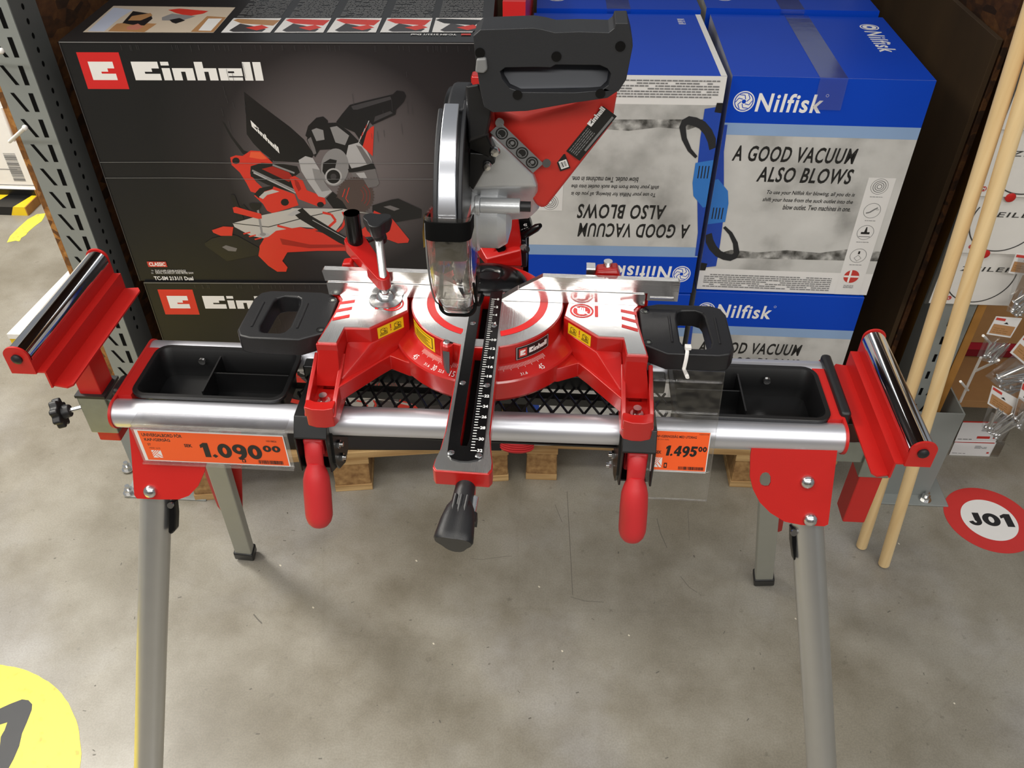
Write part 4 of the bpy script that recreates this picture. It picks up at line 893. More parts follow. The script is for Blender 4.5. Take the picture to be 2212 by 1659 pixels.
d_ = V((0, -.042, -.180)).normalized(); PF = Fr((.1415, .888, .945), (1, 0, 0), -d_)
pz = thing('price_pouch', 'clear plastic pouch with small orange price card hanging from the right black wing', 'price sign', (.189, .90, .70))
o_ = PF.px([(1406, 806), (1556, 800), (1553, 940), (1535, 1083), (1394, 1075), (1400, 940)]); hc = PF.loc(1485, 808)
w0 = min(p[0] for p in o_)+.003; w1 = max(p[0] for p in o_)-.006; yb = PF.loc(1465, 1079)[1]; yt = PF.loc(1480, 800)[1]
m_ = MB(); m_.fprism(PF, [(w0, yb), (w1, yb), (w1, yt), (w0, yt)], -.0008, .0004, 0, [circ(hc[0], hc[1]-.003, .0035, 16)]); po = part('pouch', m_, FOIL, pz)
m_ = MB()
for v0 in (822, 890, 1016): y = PF.loc(1480, v0)[1]; m_.fprism(PF, [(w0+.002, y-.0018), (w1-.002, y-.0018), (w1-.002, y), (w0+.002, y)], .0006, .0018)
m_.fprism(PF, [(w0, yb-.001), (w1, yb-.001), (w1, yb+.0012), (w0, yb+.0012)], -.001, .001); m_.fprism(PF, [(w1-.0012, yb), (w1, yb), (w1, yt), (w1-.0012, yt)], -.001, .001); part('weld_seam', m_, BAGC, po)
a = PF.loc(1404, 1013); b = PF.loc(1536, 933); cx0, cy0, cx1, cy1 = a[0], a[1], b[0], b[1]
m_ = MB(); m_.fprism(PF, [(cx0-.0005, cy0-.0022), (cx1, cy0-.0022), (cx1, cy1), (cx0-.0005, cy1)], .0012, .0018); cd = part('price_card', m_, OFFW, pz)
P = Print(PF.p, h=.0019); w_ = cx1-cx0; h_ = cy1-cy0
R_ = lambda a, b, c, d: (cx0+w_*a, cy0+h_*b, cx0+w_*c, cy0+h_*d)
P.rect(*R_(.01, .01, .985, .99), ORANGE); P.text('KAP-/GERINGSSÅG MED UTDRAG', *R_(.03, .83, .76, .91), BLACKI, bold=.03); P.text('TC-SM 2131/1 DUAL', *R_(.03, .765, .28, .80), BLACKI); P.text('ST', *R_(.03, .66, .07, .70), BLACKI)
P.text('10257774', *R_(.80, .925, .97, .96), BLACKI); P.text('SEK', *R_(.06, .42, .17, .50), BLACKI, bold=.03); P.bg = ORANGE; fat_digits(P, '1.495', *R_(.24, .38, .80, .64), BLACKI, .12); fat_digits(P, '00', *R_(.815, .51, .965, .64), BLACKI)
k_logo(P, *R_(.05, .08, .195, .33), ORANGE, OFFW); P.bars(*R_(.50, .04, .96, .12), 28, BLACKI, 5); P.rect(*R_(.235, .07, .29, .20), BLACKI); P.rect(*R_(.25, .10, .275, .17), ORANGE); P.done('price_print', cd)
hw = PF.p(hc[0], hc[1]-.003, .0)
m_ = MB(); pth = [V((hw.x, hw.y+.004, hw.z-.001)), V((hw.x, hw.y-.004, hw.z)), V((hw.x, .9235, .955)), V((hw.x+.001, .9245, .972)), V((hw.x+.002, .930, .9805)), V((hw.x+.002, .940, .9815)), V((hw.x+.002, .9465, .975)), V((hw.x+.002, .9475, .955)), V((hw.x+.001, .944, .945)), V((hw.x, hw.y+.004, hw.z-.001))]
m_.tube(pth, .0026, 8, sq=(1, .5)); ct = solo('cable_tie', m_, WHP, hw, 'white cable tie looped through the right black wing, holding the price pouch', 'cable tie')
m_ = MB(); q = V((hw.x+.003, .936, .9825)); m_.box(q.x-.0045, q.x+.0045, q.y-.004, q.y+.004, q.z-.001, q.z+.0045); part('tie_head', m_, WHP, ct, bevel=.001)

# ================================================================ CARTONS
class Cont:
    pass
def carton(name, label, cat, fl, fr_, z0, z1, depth, mats, group=None, bulge=0):
    """fl, fr_: front bottom-left and bottom-right corners on the plan; returns thing, front frame, top frame"""
    a = V((fl[0], fl[1], 0)); b = V((fr_[0], fr_[1], 0)); ex = (b-a).normalized(); ey = V((-ex.y, ex.x, 0)); wd = (b-a).length
    t = thing(name, label, cat, (a+b)/2*1 + ey*depth/2 + V((0, 0, z0)), math.atan2(ex.y, ex.x), group)
    m_ = MB(); O = a
    c = lambda x, y, z: O+ex*x+ey*y+V((0, 0, z))
    vs = [c(0, 0, z0), c(wd, 0, z0), c(wd, depth, z0), c(0, depth, z0), c(0, 0, z1), c(wd, 0, z1), c(wd, depth, z1), c(0, depth, z1)]
    m_.add(vs, [(0, 3, 2, 1)], 1); m_.add(vs, [(4, 5, 6, 7)], 1); m_.add(vs, [(0, 1, 5, 4)], 0); m_.add(vs, [(1, 2, 6, 5), (2, 3, 7, 6), (3, 0, 4, 7)], 2)
    b = bmesh.new()
    part('carton', m_, mats, t, bevel=.0025)
    F = Fr(c(0, 0, z0), ex, (0, 0, 1)); T = Fr(c(0, 0, z1), ex, ey)
    return t, F, T, wd
# --- blue and grey vacuum cartons: printed front designed once in face coordinates (w .378 x h .481)
WV, HV = .378, .481
RF = Fr((.3185, 1.611, .6345), (1, 0, 0), (0, 0, 1))
def vac_front(F, t, w_, h_, flip=False, top=None, seed=1):
    sx, sy = w_/WV, h_/HV
    if flip:
        F = Fr(F.p(w_, h_), -F.ex, -F.ey)
    P = Print(lambda x, y, h: F.p(x*sx, y*sy, h), h=.0025*0+.0003)
    q = lambda *p: [RF.loc(*k) for k in p]
    hb = RF.loc(1700, 268)[1]; hl = RF.loc(1700, 294)[1]
    P.rect(.0, 0, WV, hl, CONP); P.rect(0, 0, WV, .055, OFFW); P.rect(0, .055, WV, .075, CONP)
    # smudged joint lines in the printed concrete
    P.poly([(.03, .083), (WV, .088), (WV, .112), (.31, .116), (.25, .104), (.18, .108), (.12, .100), (.06, .104), (.03, .092)], STAIN)
    P.rect(0, hb, WV, HV, BLUE); P.rect(0, hl, WV, hb, BLUEL)
    x0, y0 = RF.loc(1630, 240); x1, y1 = RF.loc(1786, 206)
    P.text('Nilfisk', x0, y0-.001, x1-.003, y1+.002, WHITE, shear=.10, bold=.022, space=1.12); 
    cx, cy = RF.loc(1607, 219); r = .0205
    P.ring(cx, cy, r, .0022, WHITE); P.poly(circ(cx, cy, r*.80), WHITE); P.poly(circ(cx, cy, r*.2, 14), BLUE)
    for k in range(6):
        a = math.radians(60*k); P.line([(cx+r*.25*math.cos(a), cy+r*.25*math.sin(a)), (cx+r*.60*math.cos(a+.5), cy+r*.60*math.sin(a+.5)), (cx+r*.78*math.cos(a+1.15), cy+r*.78*math.sin(a+1.15))], .0016, BLUE)
    P.ring(x1+.002, y1, .0028, .0006, WHITE, 16)
    a = RF.loc(1578, 347); b = RF.loc(1862, 316); P.textq('A GOOD VACUUM', (a[0]+.002, a[1]), (b[0]-.004, a[1]), (a[0]+.002, a[1]+.0335), BLACKI, shear=.20, bold=.022, space=1.12)
    a = RF.loc(1633, 392); b = RF.loc(1850, 360); P.textq('ALSO BLOWS', (a[0], a[1]), (b[0]-.001, a[1]), (a[0], a[1]+.0335), BLACKI, shear=.20, bold=.022, space=1.12)
    for s_, u0, u1, v in (('To use your Nilfisk for blowing, all you do is', 1656, 1848, 419), ('shift your hose from the suck outlet into the', 1647, 1844, 434.5), ('blow outlet. Two machines in one.', 1691, 1839, 450)):
        a = RF.loc(u0, v); b = RF.loc(u1, v); P.text(s_, a[0], a[1]-.002, b[0], a[1]+.0095, BLACKI, shear=.2, bold=.012)
    # white icon column
    xa = RF.loc(1878, 383)[0]; xb = RF.loc(1938, 383)[0]; yt_ = RF.loc(1900, 383)[1]
    P.rect(xa, .0, xb, yt_, OFFW)
    for k, (u, v) in enumerate(((1902, 402), (1887, 454), (1872, 501), (1857, 551))):
        cx, cy = RF.loc(u, v); cx = (xa+xb)/2-.001; P.ring(cx, cy, .0175, .0010, GRYI, 28)
        if k == 0:
            for r in (.0135, .0095, .0055): P.ring(cx, cy, r, .0016, GRYI, 24)
        elif k == 1: P.line([(cx-.011, cy-.006), (cx-.004, cy-.004), (cx+.004, cy+.003), (cx+.010, cy+.007)], .003, GRYI); P.line([(cx+.008, cy+.002), (cx+.014, cy+.003)], .001, GRYI)
        elif k == 2: P.rect(cx-.009, cy-.004, cx+.009, cy+.001, BLACKI); P.poly([(cx-.003, cy+.001), (cx+.003, cy+.001), (cx+.001, cy+.013), (cx-.001, cy+.013)], BLACKI); P.line([(cx-.012, cy-.010), (cx+.012, cy-.010)], .0015, GRYI)
        else: P.ring(cx, cy-.006, .008, .0012, GRYI, 4); P.rect(cx-.002, cy+.004, cx+.002, cy+.011, BLACKI)
        P.rows(cx-.013, cy-.024, cx+.013, cy-.021, 1, GRYI, k+7)
    cx, cy = (xa+xb)/2-.002, RF.loc(1842, 596)[1]; P.poly(circ(cx, cy, .0165, 32), CLASSR); P.rect(cx-.0162, cy-.0022, cx+.0162, cy+.0022, WHITE); P.poly([(cx-.006, cy-.0150), (cx-.0018, cy-.0162), (cx-.0018, cy+.0162), (cx-.006, cy+.0150)], WHITE)
    P.rows(cx-.011, cy-.030, cx+.011, cy-.021, 3, GRYI, 9)
    P.rows(.012, .008, xa-.015, .044, 7, GRYI, 3)
    # the printed vacuum cleaner at the left edge
    P.poly([(0, hb-.004), (.006, hb-.004), (.008, hb-.06), (.020, .255), (.030, .20), (.034, .120), (.034, .062), (0, .056)], BLUEQ)
    P.poly([(0, .268), (.006, .270), (.030, .244), (.036, .215), (.036, .172), (.0, .165)], BLUEP)
    for k in range(4): P.rect(.006+.0065*k, .178, .0083+.0065*k, .205, BLACKI)
    hz = [(.004, .142), (.010, .125), (.020, .108), (.034, .094), (.050, .087), (.062, .085), (.070, .089), (.073, .098), (.066, .122), (.052, .145), (.036, .160)]
    def smooth_line(c, w_, m):
        L1 = []; R1 = []
        for i, p in enumerate(c):
            a = c[max(0, i-1)]; b = c[min(len(c)-1, i+1)]; d = V((b[0]-a[0], b[1]-a[1])).normalized(); L1.append((max(0, p[0]-d.y*w_/2), p[1]+d.x*w_/2)); R1.append((max(0, p[0]+d.y*w_/2), p[1]-d.x*w_/2))
        P.poly(L1+R1[::-1], m)
    L1 = []; R1 = []
    for i, p in enumerate(hz):
        a = hz[max(0, i-1)]; b = hz[min(len(hz)-1, i+1)]; d = V((b[0]-a[0], b[1]-a[1])).normalized(); w_ = .017 if i < 6 else .017-.0022*(i-5); L1.append((max(0, p[0]-d.y*w_/2), p[1]+d.x*w_/2)); R1.append((max(0, p[0]+d.y*w_/2), p[1]-d.x*w_/2))
    P.poly(L1+R1[::-1], HAND)
    P.poly([(0, .050), (.012, .050), (.014, .068), (0, .070)], BLACKI)
    P.done('front_print', t)
    return F
def vac_top(T, t, w_, dp, side):
    P = Print(T.p, h=.0003)
    x = w_*.86 if side > 0 else w_*.14
    # logo written across the top edge, reading front to back
    if side > 0: P.textq('Nilfisk', (x-.012, dp*.74), (x-.012, dp*.40), (x+.024, dp*.74), WHITE, shear=.10, bold=.022, space=1.12); P.ring(x+.006, dp*.81, .020, .003, WHITE); P.poly(circ(x+.006, dp*.81, .0145), WHITE); P.poly(circ(x+.006, dp*.81, .006, 16), BLUE)
    else: P.textq('Nilfisk', (x+.012, dp*.30), (x+.012, dp*.66), (x-.024, dp*.30), WHITE, shear=.10, bold=.022, space=1.12); P.ring(x-.006, dp*.20, .020, .003, WHITE); P.poly(circ(x-.006, dp*.20, .0145), WHITE); P.poly(circ(x-.006, dp*.20, .006, 16), BLUE)
    P.done('top_print', t)
    m_ = MB(); m_.prism([T.p(w_*.5-.026, -.0005, .0008), T.p(w_*.5+.026, -.0005, .0008), T.p(w_*.5+.026, dp, .0008), T.p(w_*.5-.026, dp, .0008)], T.n*.0003)
    m_.prism([T.p(w_*.5-.026, -.0032, .0011), T.p(w_*.5+.026, -.0032, .0011), T.p(w_*.5+.026, -.0032, -.06), T.p(w_*.5-.026, -.0032, -.06)], -T.ey*.0003); part('clear_tape', m_, TAPE, t)
VM = [CONP, BLUE, CONP]
z1_ = .148
fl, fr2 = (.3185, 1.611), (.6945, 1.609)
t, F, T, w_ = carton('vacuum_carton', 'blue and grey vacuum carton, upright, top front box of the right column', 'box', fl, fr2, .6345, 1.1155, .375, VM, 'vacuum cleaner cartons'); vac_front(F, t, w_, .481); vac_top(T, t, w_, .375, 1)
t, F, T, w_ = carton('vacuum_carton', 'blue and grey vacuum carton under the upright one, right column, standing on the pallet', 'box', (.318, 1.606), (.690, 1.604), z1_, .6305, .375, [CONP, BLUE, CONP], 'vacuum cleaner cartons'); vac_front(F, t, w_, .4825)
t, F, T, w_ = carton('vacuum_carton', 'vacuum carton standing upside down, its text inverted, behind the mitre saw', 'box', (-.0605, 1.584), (.3055, 1.594), .6345, 1.1205, .368, [CONP, BLUE, BLUE], 'vacuum cleaner cartons'); vac_front(F, t, w_, .486, flip=True)
P = Print(T.p, h=.0003); P.rect(w_-.0115, 0, w_, .368, OFFW); P.rows(w_-.055, .30, w_-.040, .34, 6, WHITE, 6); P.done('top_print', t)
t, F, T, w_ = carton('vacuum_carton', 'vacuum carton at the bottom of the left column, seen through the black mesh', 'box', (-.0605, 1.582), (.3035, 1.592), z1_, .6305, .368, [CONP, BLUE, CONP], 'vacuum cleaner cartons'); vac_front(F, t, w_, .4825)
t, F, T, w_ = carton('vacuum_carton', 'vacuum carton in the back row of the right column, blue top cut by the frame', 'box', (.312, 1.995), (.690, 1.993), .6345, 1.1255, .375, [BLUE, BLUE, CONP], 'vacuum cleaner cartons'); vac_top(T, t, w_, .375, -1)
t, F, T, w_ = carton('vacuum_carton', 'vacuum carton in the back row of the left column, behind the saw handle', 'box', (-.065, 1.962), (.297, 1.972), .6345, 1.1275, .368, [BLUE, BLUE, CONP], 'vacuum cleaner cartons'); vac_top(T, t, w_, .368, -1)
for (a, b, lb) in (((.312, 1.995), (.690, 1.993), 'vacuum carton on the pallet beneath the right back row box'), ((-.065, 1.962), (.297, 1.972), 'vacuum carton on the pallet beneath the left back row box')):
    t, F, T, w_ = carton('vacuum_carton', lb, 'box', a, b, z1_, .6305, .37, [CONP, BLUE, CONP], 'vacuum cleaner cartons')

# --- black saw cartons
def yb_(x): return 1.546+.052*(x+.446)
BA, BB = (-.9205, yb_(-.92)), (-.1330, yb_(-.133)); WB = (V(BA)-V(BB)).length
BFr = Fr((BA[0], BA[1], .6655), (BB[0]-BA[0], BB[1]-BA[1], 0), (0, 0, 1)); HB = .5185
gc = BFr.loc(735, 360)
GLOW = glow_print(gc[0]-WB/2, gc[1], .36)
BCK = mat('black_glossy_carton', (34, 34, 35), .28, var=.12, nscale=14)
ART = {n: mat('print_'+n, c, .32, var=.03) for n, c in dict(dark=(24, 24, 26), mid=(62, 60, 62), lite=(176, 174, 174), sil=(138, 136, 136), glas=(112, 108, 108), red=(212, 54, 40), redd=(160, 36, 28), ora=(232, 92, 56), alu=(188, 184, 178), blade=(82, 68, 64), cream=(206, 190, 170), blu=(190, 196, 214), tan=(176, 130, 86), skin=(190, 120, 100)).items()}
def black_front(F, t, full=True):
    P = Print(F.p, h=.0003)
    def Q(pts, ox, oy, s): return [BFr.loc(ox+x/s, oy+y/s) for x, y in pts]
    c2 = lambda *p: Q(p, 400, 0, 3.386); c6 = lambda *p: Q(p, 480, 400, 3.687); c5 = lambda *p: Q(p, 0, 400, 3.687)
    A = ART
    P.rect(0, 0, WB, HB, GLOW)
    # logo
    r0 = BFr.loc(192, 192); r1 = BFr.loc(263, 113); rx0 = BFr.loc(164.5, 113)[0]; r0 = (rx0, r0[1]); r1 = (BFr.loc(256, 113)[0], r1[1])
    block_badge(P, r0[0], r0[1], r1[0], r1[1], REDD, WHITE)
    a = BFr.loc(282, 133); b = BFr.loc(562, 133); c = BFr.loc(282, 173)
    block_word(P, (a[0], c[1]), (b[0], c[1]), (a[0], a[1]), WHITE)
    if full:
        P.poly(c2((270, 885), (290, 900), (350, 1000), (430, 1100), (640, 1165), (640, 1185), (420, 1125), (330, 1000)), A['dark'])
        P.poly(c2((430, 670), (570, 780), (770, 930), (870, 1020), (945, 1130), (900, 1190), (650, 1178), (560, 1110), (500, 1050), (450, 980), (445, 850)), A['dark'])
        block_word(P, c2((488, 925))[0], c2((690, 1122))[0], c2((478, 878))[0], WHITE)
        P.poly(c2((330, 1150), (370, 1135), (420, 1140), (480, 1100), (550, 1105), (600, 1150), (640, 1190), (620, 1215), (480, 1215), (475, 1270), (520, 1330), (580, 1385), (530, 1415), (480, 1400), (450, 1340), (400, 1260), (340, 1205)), A['red'])
        P.poly(c2((480, 1110), (550, 1112), (600, 1160), (560, 1165), (470, 1150)), A['ora']); P.poly(c2(*[(372+28*math.cos(k), 1175+24*math.sin(k)) for k in [i*.5 for i in range(12)]]), A['dark'])
        P.poly(c2((480, 1215), (560, 1190), (720, 1200), (820, 1215), (840, 1260), (800, 1290), (900, 1400), (860, 1430), (600, 1350), (480, 1290)), A['dark'])
        P.poly(c2((560, 1235), (640, 1215), (760, 1260), (790, 1300), (760, 1330)), A['redd'])
        P.line(c2((490, 1245), (820, 1400)), .004, A['sil']); P.line(c2((500, 1262), (810, 1410)), .003, A['lite']); P.line(c2((640, 1205), (800, 1265)), .004, A['sil'])
        P.poly(c2((505, 1430), (560, 1380), (640, 1360), (720, 1390), (800, 1420), (830, 1500), (640, 1560), (600, 1540), (570, 1490)), A['red'])
        P.poly(c2((505, 1420), (545, 1375), (650, 1355), (640, 1380), (580, 1400), (540, 1450)), A['dark']); P.poly(c2((540, 1440), (580, 1402), (640, 1385), (690, 1400), (600, 1425), (570, 1455)), A['alu'])
        P.poly(c2((765, 1300), (800, 1285), (860, 1320), (890, 1390), (1020, 1440), (1030, 1490), (980, 1512), (830, 1455), (790, 1370)), A['red'])
        P.poly(c2(*[(730+30*math.cos(k), 1478+26*math.sin(k)) for k in [i*.5 for i in range(12)]]), A['dark']); P.poly(c2(*[(990+26*math.cos(k), 1495+20*math.sin(k)) for k in [i*.5 for i in range(12)]]), A['dark'])
        P.poly(c2((800, 1310), (830, 1330), (850, 1380), (830, 1400), (805, 1350)), A['redd'])
        # blade and lower parts
        P.poly(c2((1030, 1450), (1080, 1400), (1130, 1440), (1215, 1540), (1190, 1560), (1090, 1532)), A['dark'])
        bc = [(1245+(142 if i % 2 else 128)*math.cos(2*math.pi*i/80), 1432+(142 if i % 2 else 128)*math.sin(2*math.pi*i/80)) for i in range(80)]; P.poly(c2(*bc), A['blade'])
        P.poly(c2((1130, 1560), (1090, 1540), (1110, 1440), (1150, 1470), (1195, 1540), (1240, 1575), (1190, 1590)), A['dark'])
        P.line(c2((1200, 1370), (1175, 1450), (1195, 1480)), .0015, A['red']); P.line(c2((1170, 1380), (1150, 1440)), .0015, A['red'])
        for r in (60, 85, 108): P.line(c2(*[(1245+r*math.cos(a), 1432+r*math.sin(a)) for a in [-.9+.18*i for i in range(10)]]), .0008, A['redd'])
        P.poly(c2((830, 1170), (880, 1140), (935, 1155), (960, 1200), (985, 1240), (1010, 1330), (1075, 1400), (1020, 1445), (975, 1435), (900, 1330), (850, 1250)), A['lite'])
        P.poly(c2((930, 1230), (985, 1240), (1020, 1330), (1060, 1390), (1000, 1400), (950, 1320)), A['sil'])
        P.poly(c2((880, 990), (900, 920), (960, 860), (1010, 850), (1045, 880), (1045, 930), (960, 935), (900, 1010)), A['dark'])
        P.poly(c2((890, 1020), (920, 930), (1000, 900), (1110, 895), (1200, 960), (1290, 1050), (1370, 1180), (1395, 1235), (1210, 1255), (1180, 1180), (1060, 1090), (985, 1095), (950, 1150)), A['dark'])
        P.poly(c2((925, 950), (960, 935), (1010, 950), (1020, 1020), (960, 1030)), A['sil']); P.poly(c2((895, 1020), (920, 1000), (950, 1080), (960, 1120), (940, 1130)), A['glas'])
        P.poly(c2((1060, 930), (1110, 920), (1200, 990), (1170, 1060), (1100, 1040)), A['sil'])
        P.poly(c2((1195, 1060), (1270, 1040), (1330, 1100), (1372, 1190), (1220, 1235), (1175, 1150)), A['lite']); P.poly(c2((1290, 1070), (1372, 1190), (1330, 1200), (1250, 1060)), A['glas'])
        P.poly(c2(*[(1095+105*math.cos(t_)*.94-135*math.sin(t_)*.34*.6, 1222+135*math.sin(t_)+105*math.cos(t_)*.28) for t_ in [i*2*math.pi/32 for i in range(32)]]), A['sil'])
        P.poly(c2((1010, 1190), (1060, 1160), (1110, 1170), (1090, 1260), (1030, 1290), (1005, 1250)), A['dark'])
        for r_, m in ((62, 'lite'), (50, 'dark'), (22, 'mid')): P.poly(c2(*[(1085+r_*math.cos(t_), 1290+r_*math.sin(t_)) for t_ in [i*2*math.pi/24 for i in range(24)]]), A[m])
        P.poly(c2((1190, 1235), (1380, 1198), (1388, 1222), (1330, 1250), (1200, 1258)), A['dark'])
        P.poly(c2((1215, 1262), (1390, 1232), (1420, 1340), (1400, 1362), (1340, 1372), (1300, 1300), (1225, 1290)), A['glas']); P.poly(c2((1250, 1265), (1310, 1258), (1330, 1300), (1280, 1300)), A['lite'])
        P.poly(c2((1365, 925), (1382, 920), (1372, 1140), (1300, 1072), (1290, 1010), (1340, 950)), A['red'])
        P.poly(c2((1105, 890), (1150, 830), (1205, 765), (1300, 740), (1520, 688), (1550, 660), (1600, 668), (1616, 700), (1600, 742), (1545, 800), (1540, 835), (1370, 912), (1350, 890), (1300, 1065), (1270, 1010), (1240, 965), (1160, 930)), A['dark'])
        P.poly(c2((1215, 775), (1300, 752), (1500, 703), (1510, 725), (1260, 800), (1230, 800)), A['mid']); P.poly(c2((1390, 850), (1500, 810), (1520, 825), (1380, 890)), A['mid'])
        for k in range(5): P.line(c2((1345-14*k, 880+28*k), (1325-14*k, 930+28*k)), .0016, A['red' if k % 2 else 'lite'])
        # right wing, base and table
        P.poly(c2((1370, 1500), (1510, 1458), (1560, 1450), (1730, 1530), (1727, 1590), (1545, 1622), (1370, 1545)), A['dark']); P.poly(c2((1450, 1510), (1500, 1500), (1570, 1525), (1530, 1540)), A['glas'])
        P.poly(c6((385, 330), (460, 350), (620, 330), (1000, 430), (1180, 300), (1210, 200), (1350, 260), (1400, 320), (1490, 430), (1480, 455), (1400, 460), (1320, 430), (1200, 405), (1100, 412), (1060, 480), (1000, 520), (760, 520), (520, 532), (480, 600), (522, 652), (510, 686), (440, 686), (370, 640), (290, 560), (300, 480), (330, 430)), A['red'])
        P.poly(c6((460, 420), (700, 470), (1000, 470), (1000, 490), (700, 500), (480, 470)), A['redd'])
        P.poly(c6((85, 300), (300, 240), (540, 190), (560, 180), (960, 185), (1250, 235), (1350, 262), (1335, 280), (1200, 245), (1120, 210), (980, 205), (960, 290), (900, 370), (700, 335), (620, 330), (430, 360), (380, 400), (330, 420), (230, 400), (100, 330)), A['alu'])
        P.line(c6((90, 300), (370, 330), (700, 245), (960, 190)), .0018, A['dark'])
        P.line(c6((440, 320), (560, 350), (720, 355), (850, 330), (905, 280), (870, 230), (800, 215)), .0055, A['red'])
        P.line(c6((960, 210), (985, 260), (960, 330), (900, 380)), .005, A['red'])
        for k in range(3): P.line(c6((170+45*k, 385+22*k), (225+45*k, 372+22*k)), .003, A['red'])
        P.poly(c6((560, 215), (640, 178), (700, 235), (760, 270), (1010, 425), (1000, 485), (930, 455), (610, 262)), A['dark']); P.poly(c6((520, 235), (590, 190), (625, 215), (560, 245)), A['lite']); P.line(c6((720, 275), (990, 425)), .0014, A['lite'])
        P.poly(c5((1630, 460), (1690, 420), (1840, 390), (1890, 400), (2070, 500), (2060, 552), (1810, 602), (1640, 482)), A['dark']); P.poly(c5((1770, 490), (1800, 475), (1890, 500), (1880, 525), (1820, 520)), A['glas']); P.poly(c5((1690, 355), (1780, 325), (1860, 330), (1850, 400), (1760, 400), (1700, 375)), A['red'])
        P.poly(c6((70, 78), (85, 70), (102, 78), (175, 270), (135, 278)), A['dark']); P.poly(c6((150, 170), (172, 150), (190, 170), (215, 200), (180, 215)), A['dark'])
        P.line(c6((285, 190), (320, 390)), .0045, A['sil']); P.poly(c6(*[(332+48*math.cos(t_), 395+19*math.sin(t_)) for t_ in [i*2*math.pi/20 for i in range(20)]]), A['lite']); P.poly(c6(*[(326+24*math.cos(t_), 388+13*math.sin(t_)) for t_ in [i*2*math.pi/20 for i in range(20)]]), A['sil'])
        P.poly(c6((85, 175), (110, 168), (200, 195), (312, 225), (318, 262), (290, 265), (95, 215)), A['red']); P.poly(c6((213, 148), (240, 138), (310, 140), (312, 160), (290, 195), (262, 198), (235, 185)), A['dark'])
        P.rect(*(BFr.loc(320.5, 573.5)+BFr.loc(356, 565)), CLASSR)
    x0, y0 = BFr.loc(327, 574); x1, y1 = BFr.loc(358, 565)
    P.rect(x0-.006, y0-.002, x1+.001, y1+.001, CLASSR); P.text('CLASSIC', x0-.003, y0+.0002, x1-.002, y1-.001, WHITE, bold=.03)
    for s_, u0, u1, v0, v1 in (('ZUG-KAPP-/GEHRUNGSSÄGE', 336, 401, 586, 581), ('DRAG, CROSSCUT AND MITRE SAW', 338, 418, 591, 586.5)):
        a = BFr.loc(u0, v0); b = BFr.loc(u1, v1); P.text(s_, a[0], a[1], b[0], b[1], OFFW, bold=.01)
    for v in (583, 588.5): a = BFr.loc(328, v+2); P.rect(a[0], a[1], a[0]+.005, a[1]+.004, GRYI)
    a = BFr.loc(335, 604); b = BFr.loc(417, 597); P.text('TC-SM 2131/1 Dual', a[0], a[1], b[0], b[1]+.001, WHITE, bold=.03)
    # worn fold lines on the carton
    for v in (350, 384): y = BFr.loc(300, v)[1]; P.line([(.0, y), (.15, y+.001), (.35, y-.0015), (.5, y), (WB*.9, y+.001)], .0009, GRYI)
    P.rect(0, HB-.0022, WB, HB-.0008, ART['sil']); P.rect(0, 0, .0014, HB, ART['mid'])
    rr = random.Random(4)
    for k in range(46): x = rr.uniform(.1, WB*.95); l = rr.uniform(.004, .012); P.h -= P.dh; P.rect(x, HB-.012-l*.5, x+.0006, HB-.006, ART['mid'])
    for k in range(22): x = rr.choice((rr.uniform(.27, .33), rr.uniform(.52, .64))); y = HB-rr.uniform(.06, .19); P.h -= P.dh; P.rect(x, y, x+.0006, y+rr.uniform(.01, .03), ART['mid'])
    P.done('front_print', t)
BM = [BCK, BCK, BCK]
t, F, T, w_ = carton('saw_carton', 'large black saw carton with printed picture of the saw, upper one of the stack', 'box', BA, BB, .6655, .6655+HB, .50, BM, 'black saw cartons')
black_front(F, t)
# printed strip of pictures on the carton top
TB = T; q = lambda *p: [TB.loc(*k) for k in p]
P = Print(T.p, h=.0003)
c1 = lambda *p: [TB.loc(x/3.687, y/3.687) for x, y in p]; c2t = lambda *p: [TB.loc(400+x/3.386, y/3.386) for x, y in p]
P.poly(c1((660, 258), (905, 48), (1875, 60), (1700, 262)), ART['cream']); P.poly(c1((700, 250), (905, 62), (1060, 80), (960, 140), (830, 252)), ART['blu'])
P.poly(c1((860, 250), (930, 190), (1010, 180), (1250, 190), (1150, 258)), ART['tan']); P.poly(c1((975, 185), (1060, 90), (1200, 110), (1215, 150), (1150, 205), (1060, 200)), ART['dark']); P.poly(c1((1020, 165), (1050, 130), (1200, 105), (1215, 125), (1120, 165)), ART['tan']); P.poly(c1((1010, 215), (1100, 190), (1140, 215), (1100, 238), (1010, 238)), ART['skin'])
P.poly(c1((1340, 80), (1430, 70), (1660, 90), (1620, 110), (1500, 130), (1400, 105)), ART['red']); P.poly(c1((1290, 140), (1370, 110), (1560, 130), (1450, 165), (1290, 165)), ART['sil']); P.poly(c1((1350, 160), (1430, 145), (1475, 165), (1400, 190), (1370, 180)), ART['dark']); P.poly(c1((1520, 255), (1650, 130), (1800, 140), (1700, 258)), ART['tan']); P.poly(c1((1580, 245), (1660, 150), (1770, 150), (1680, 248)), OFFW)
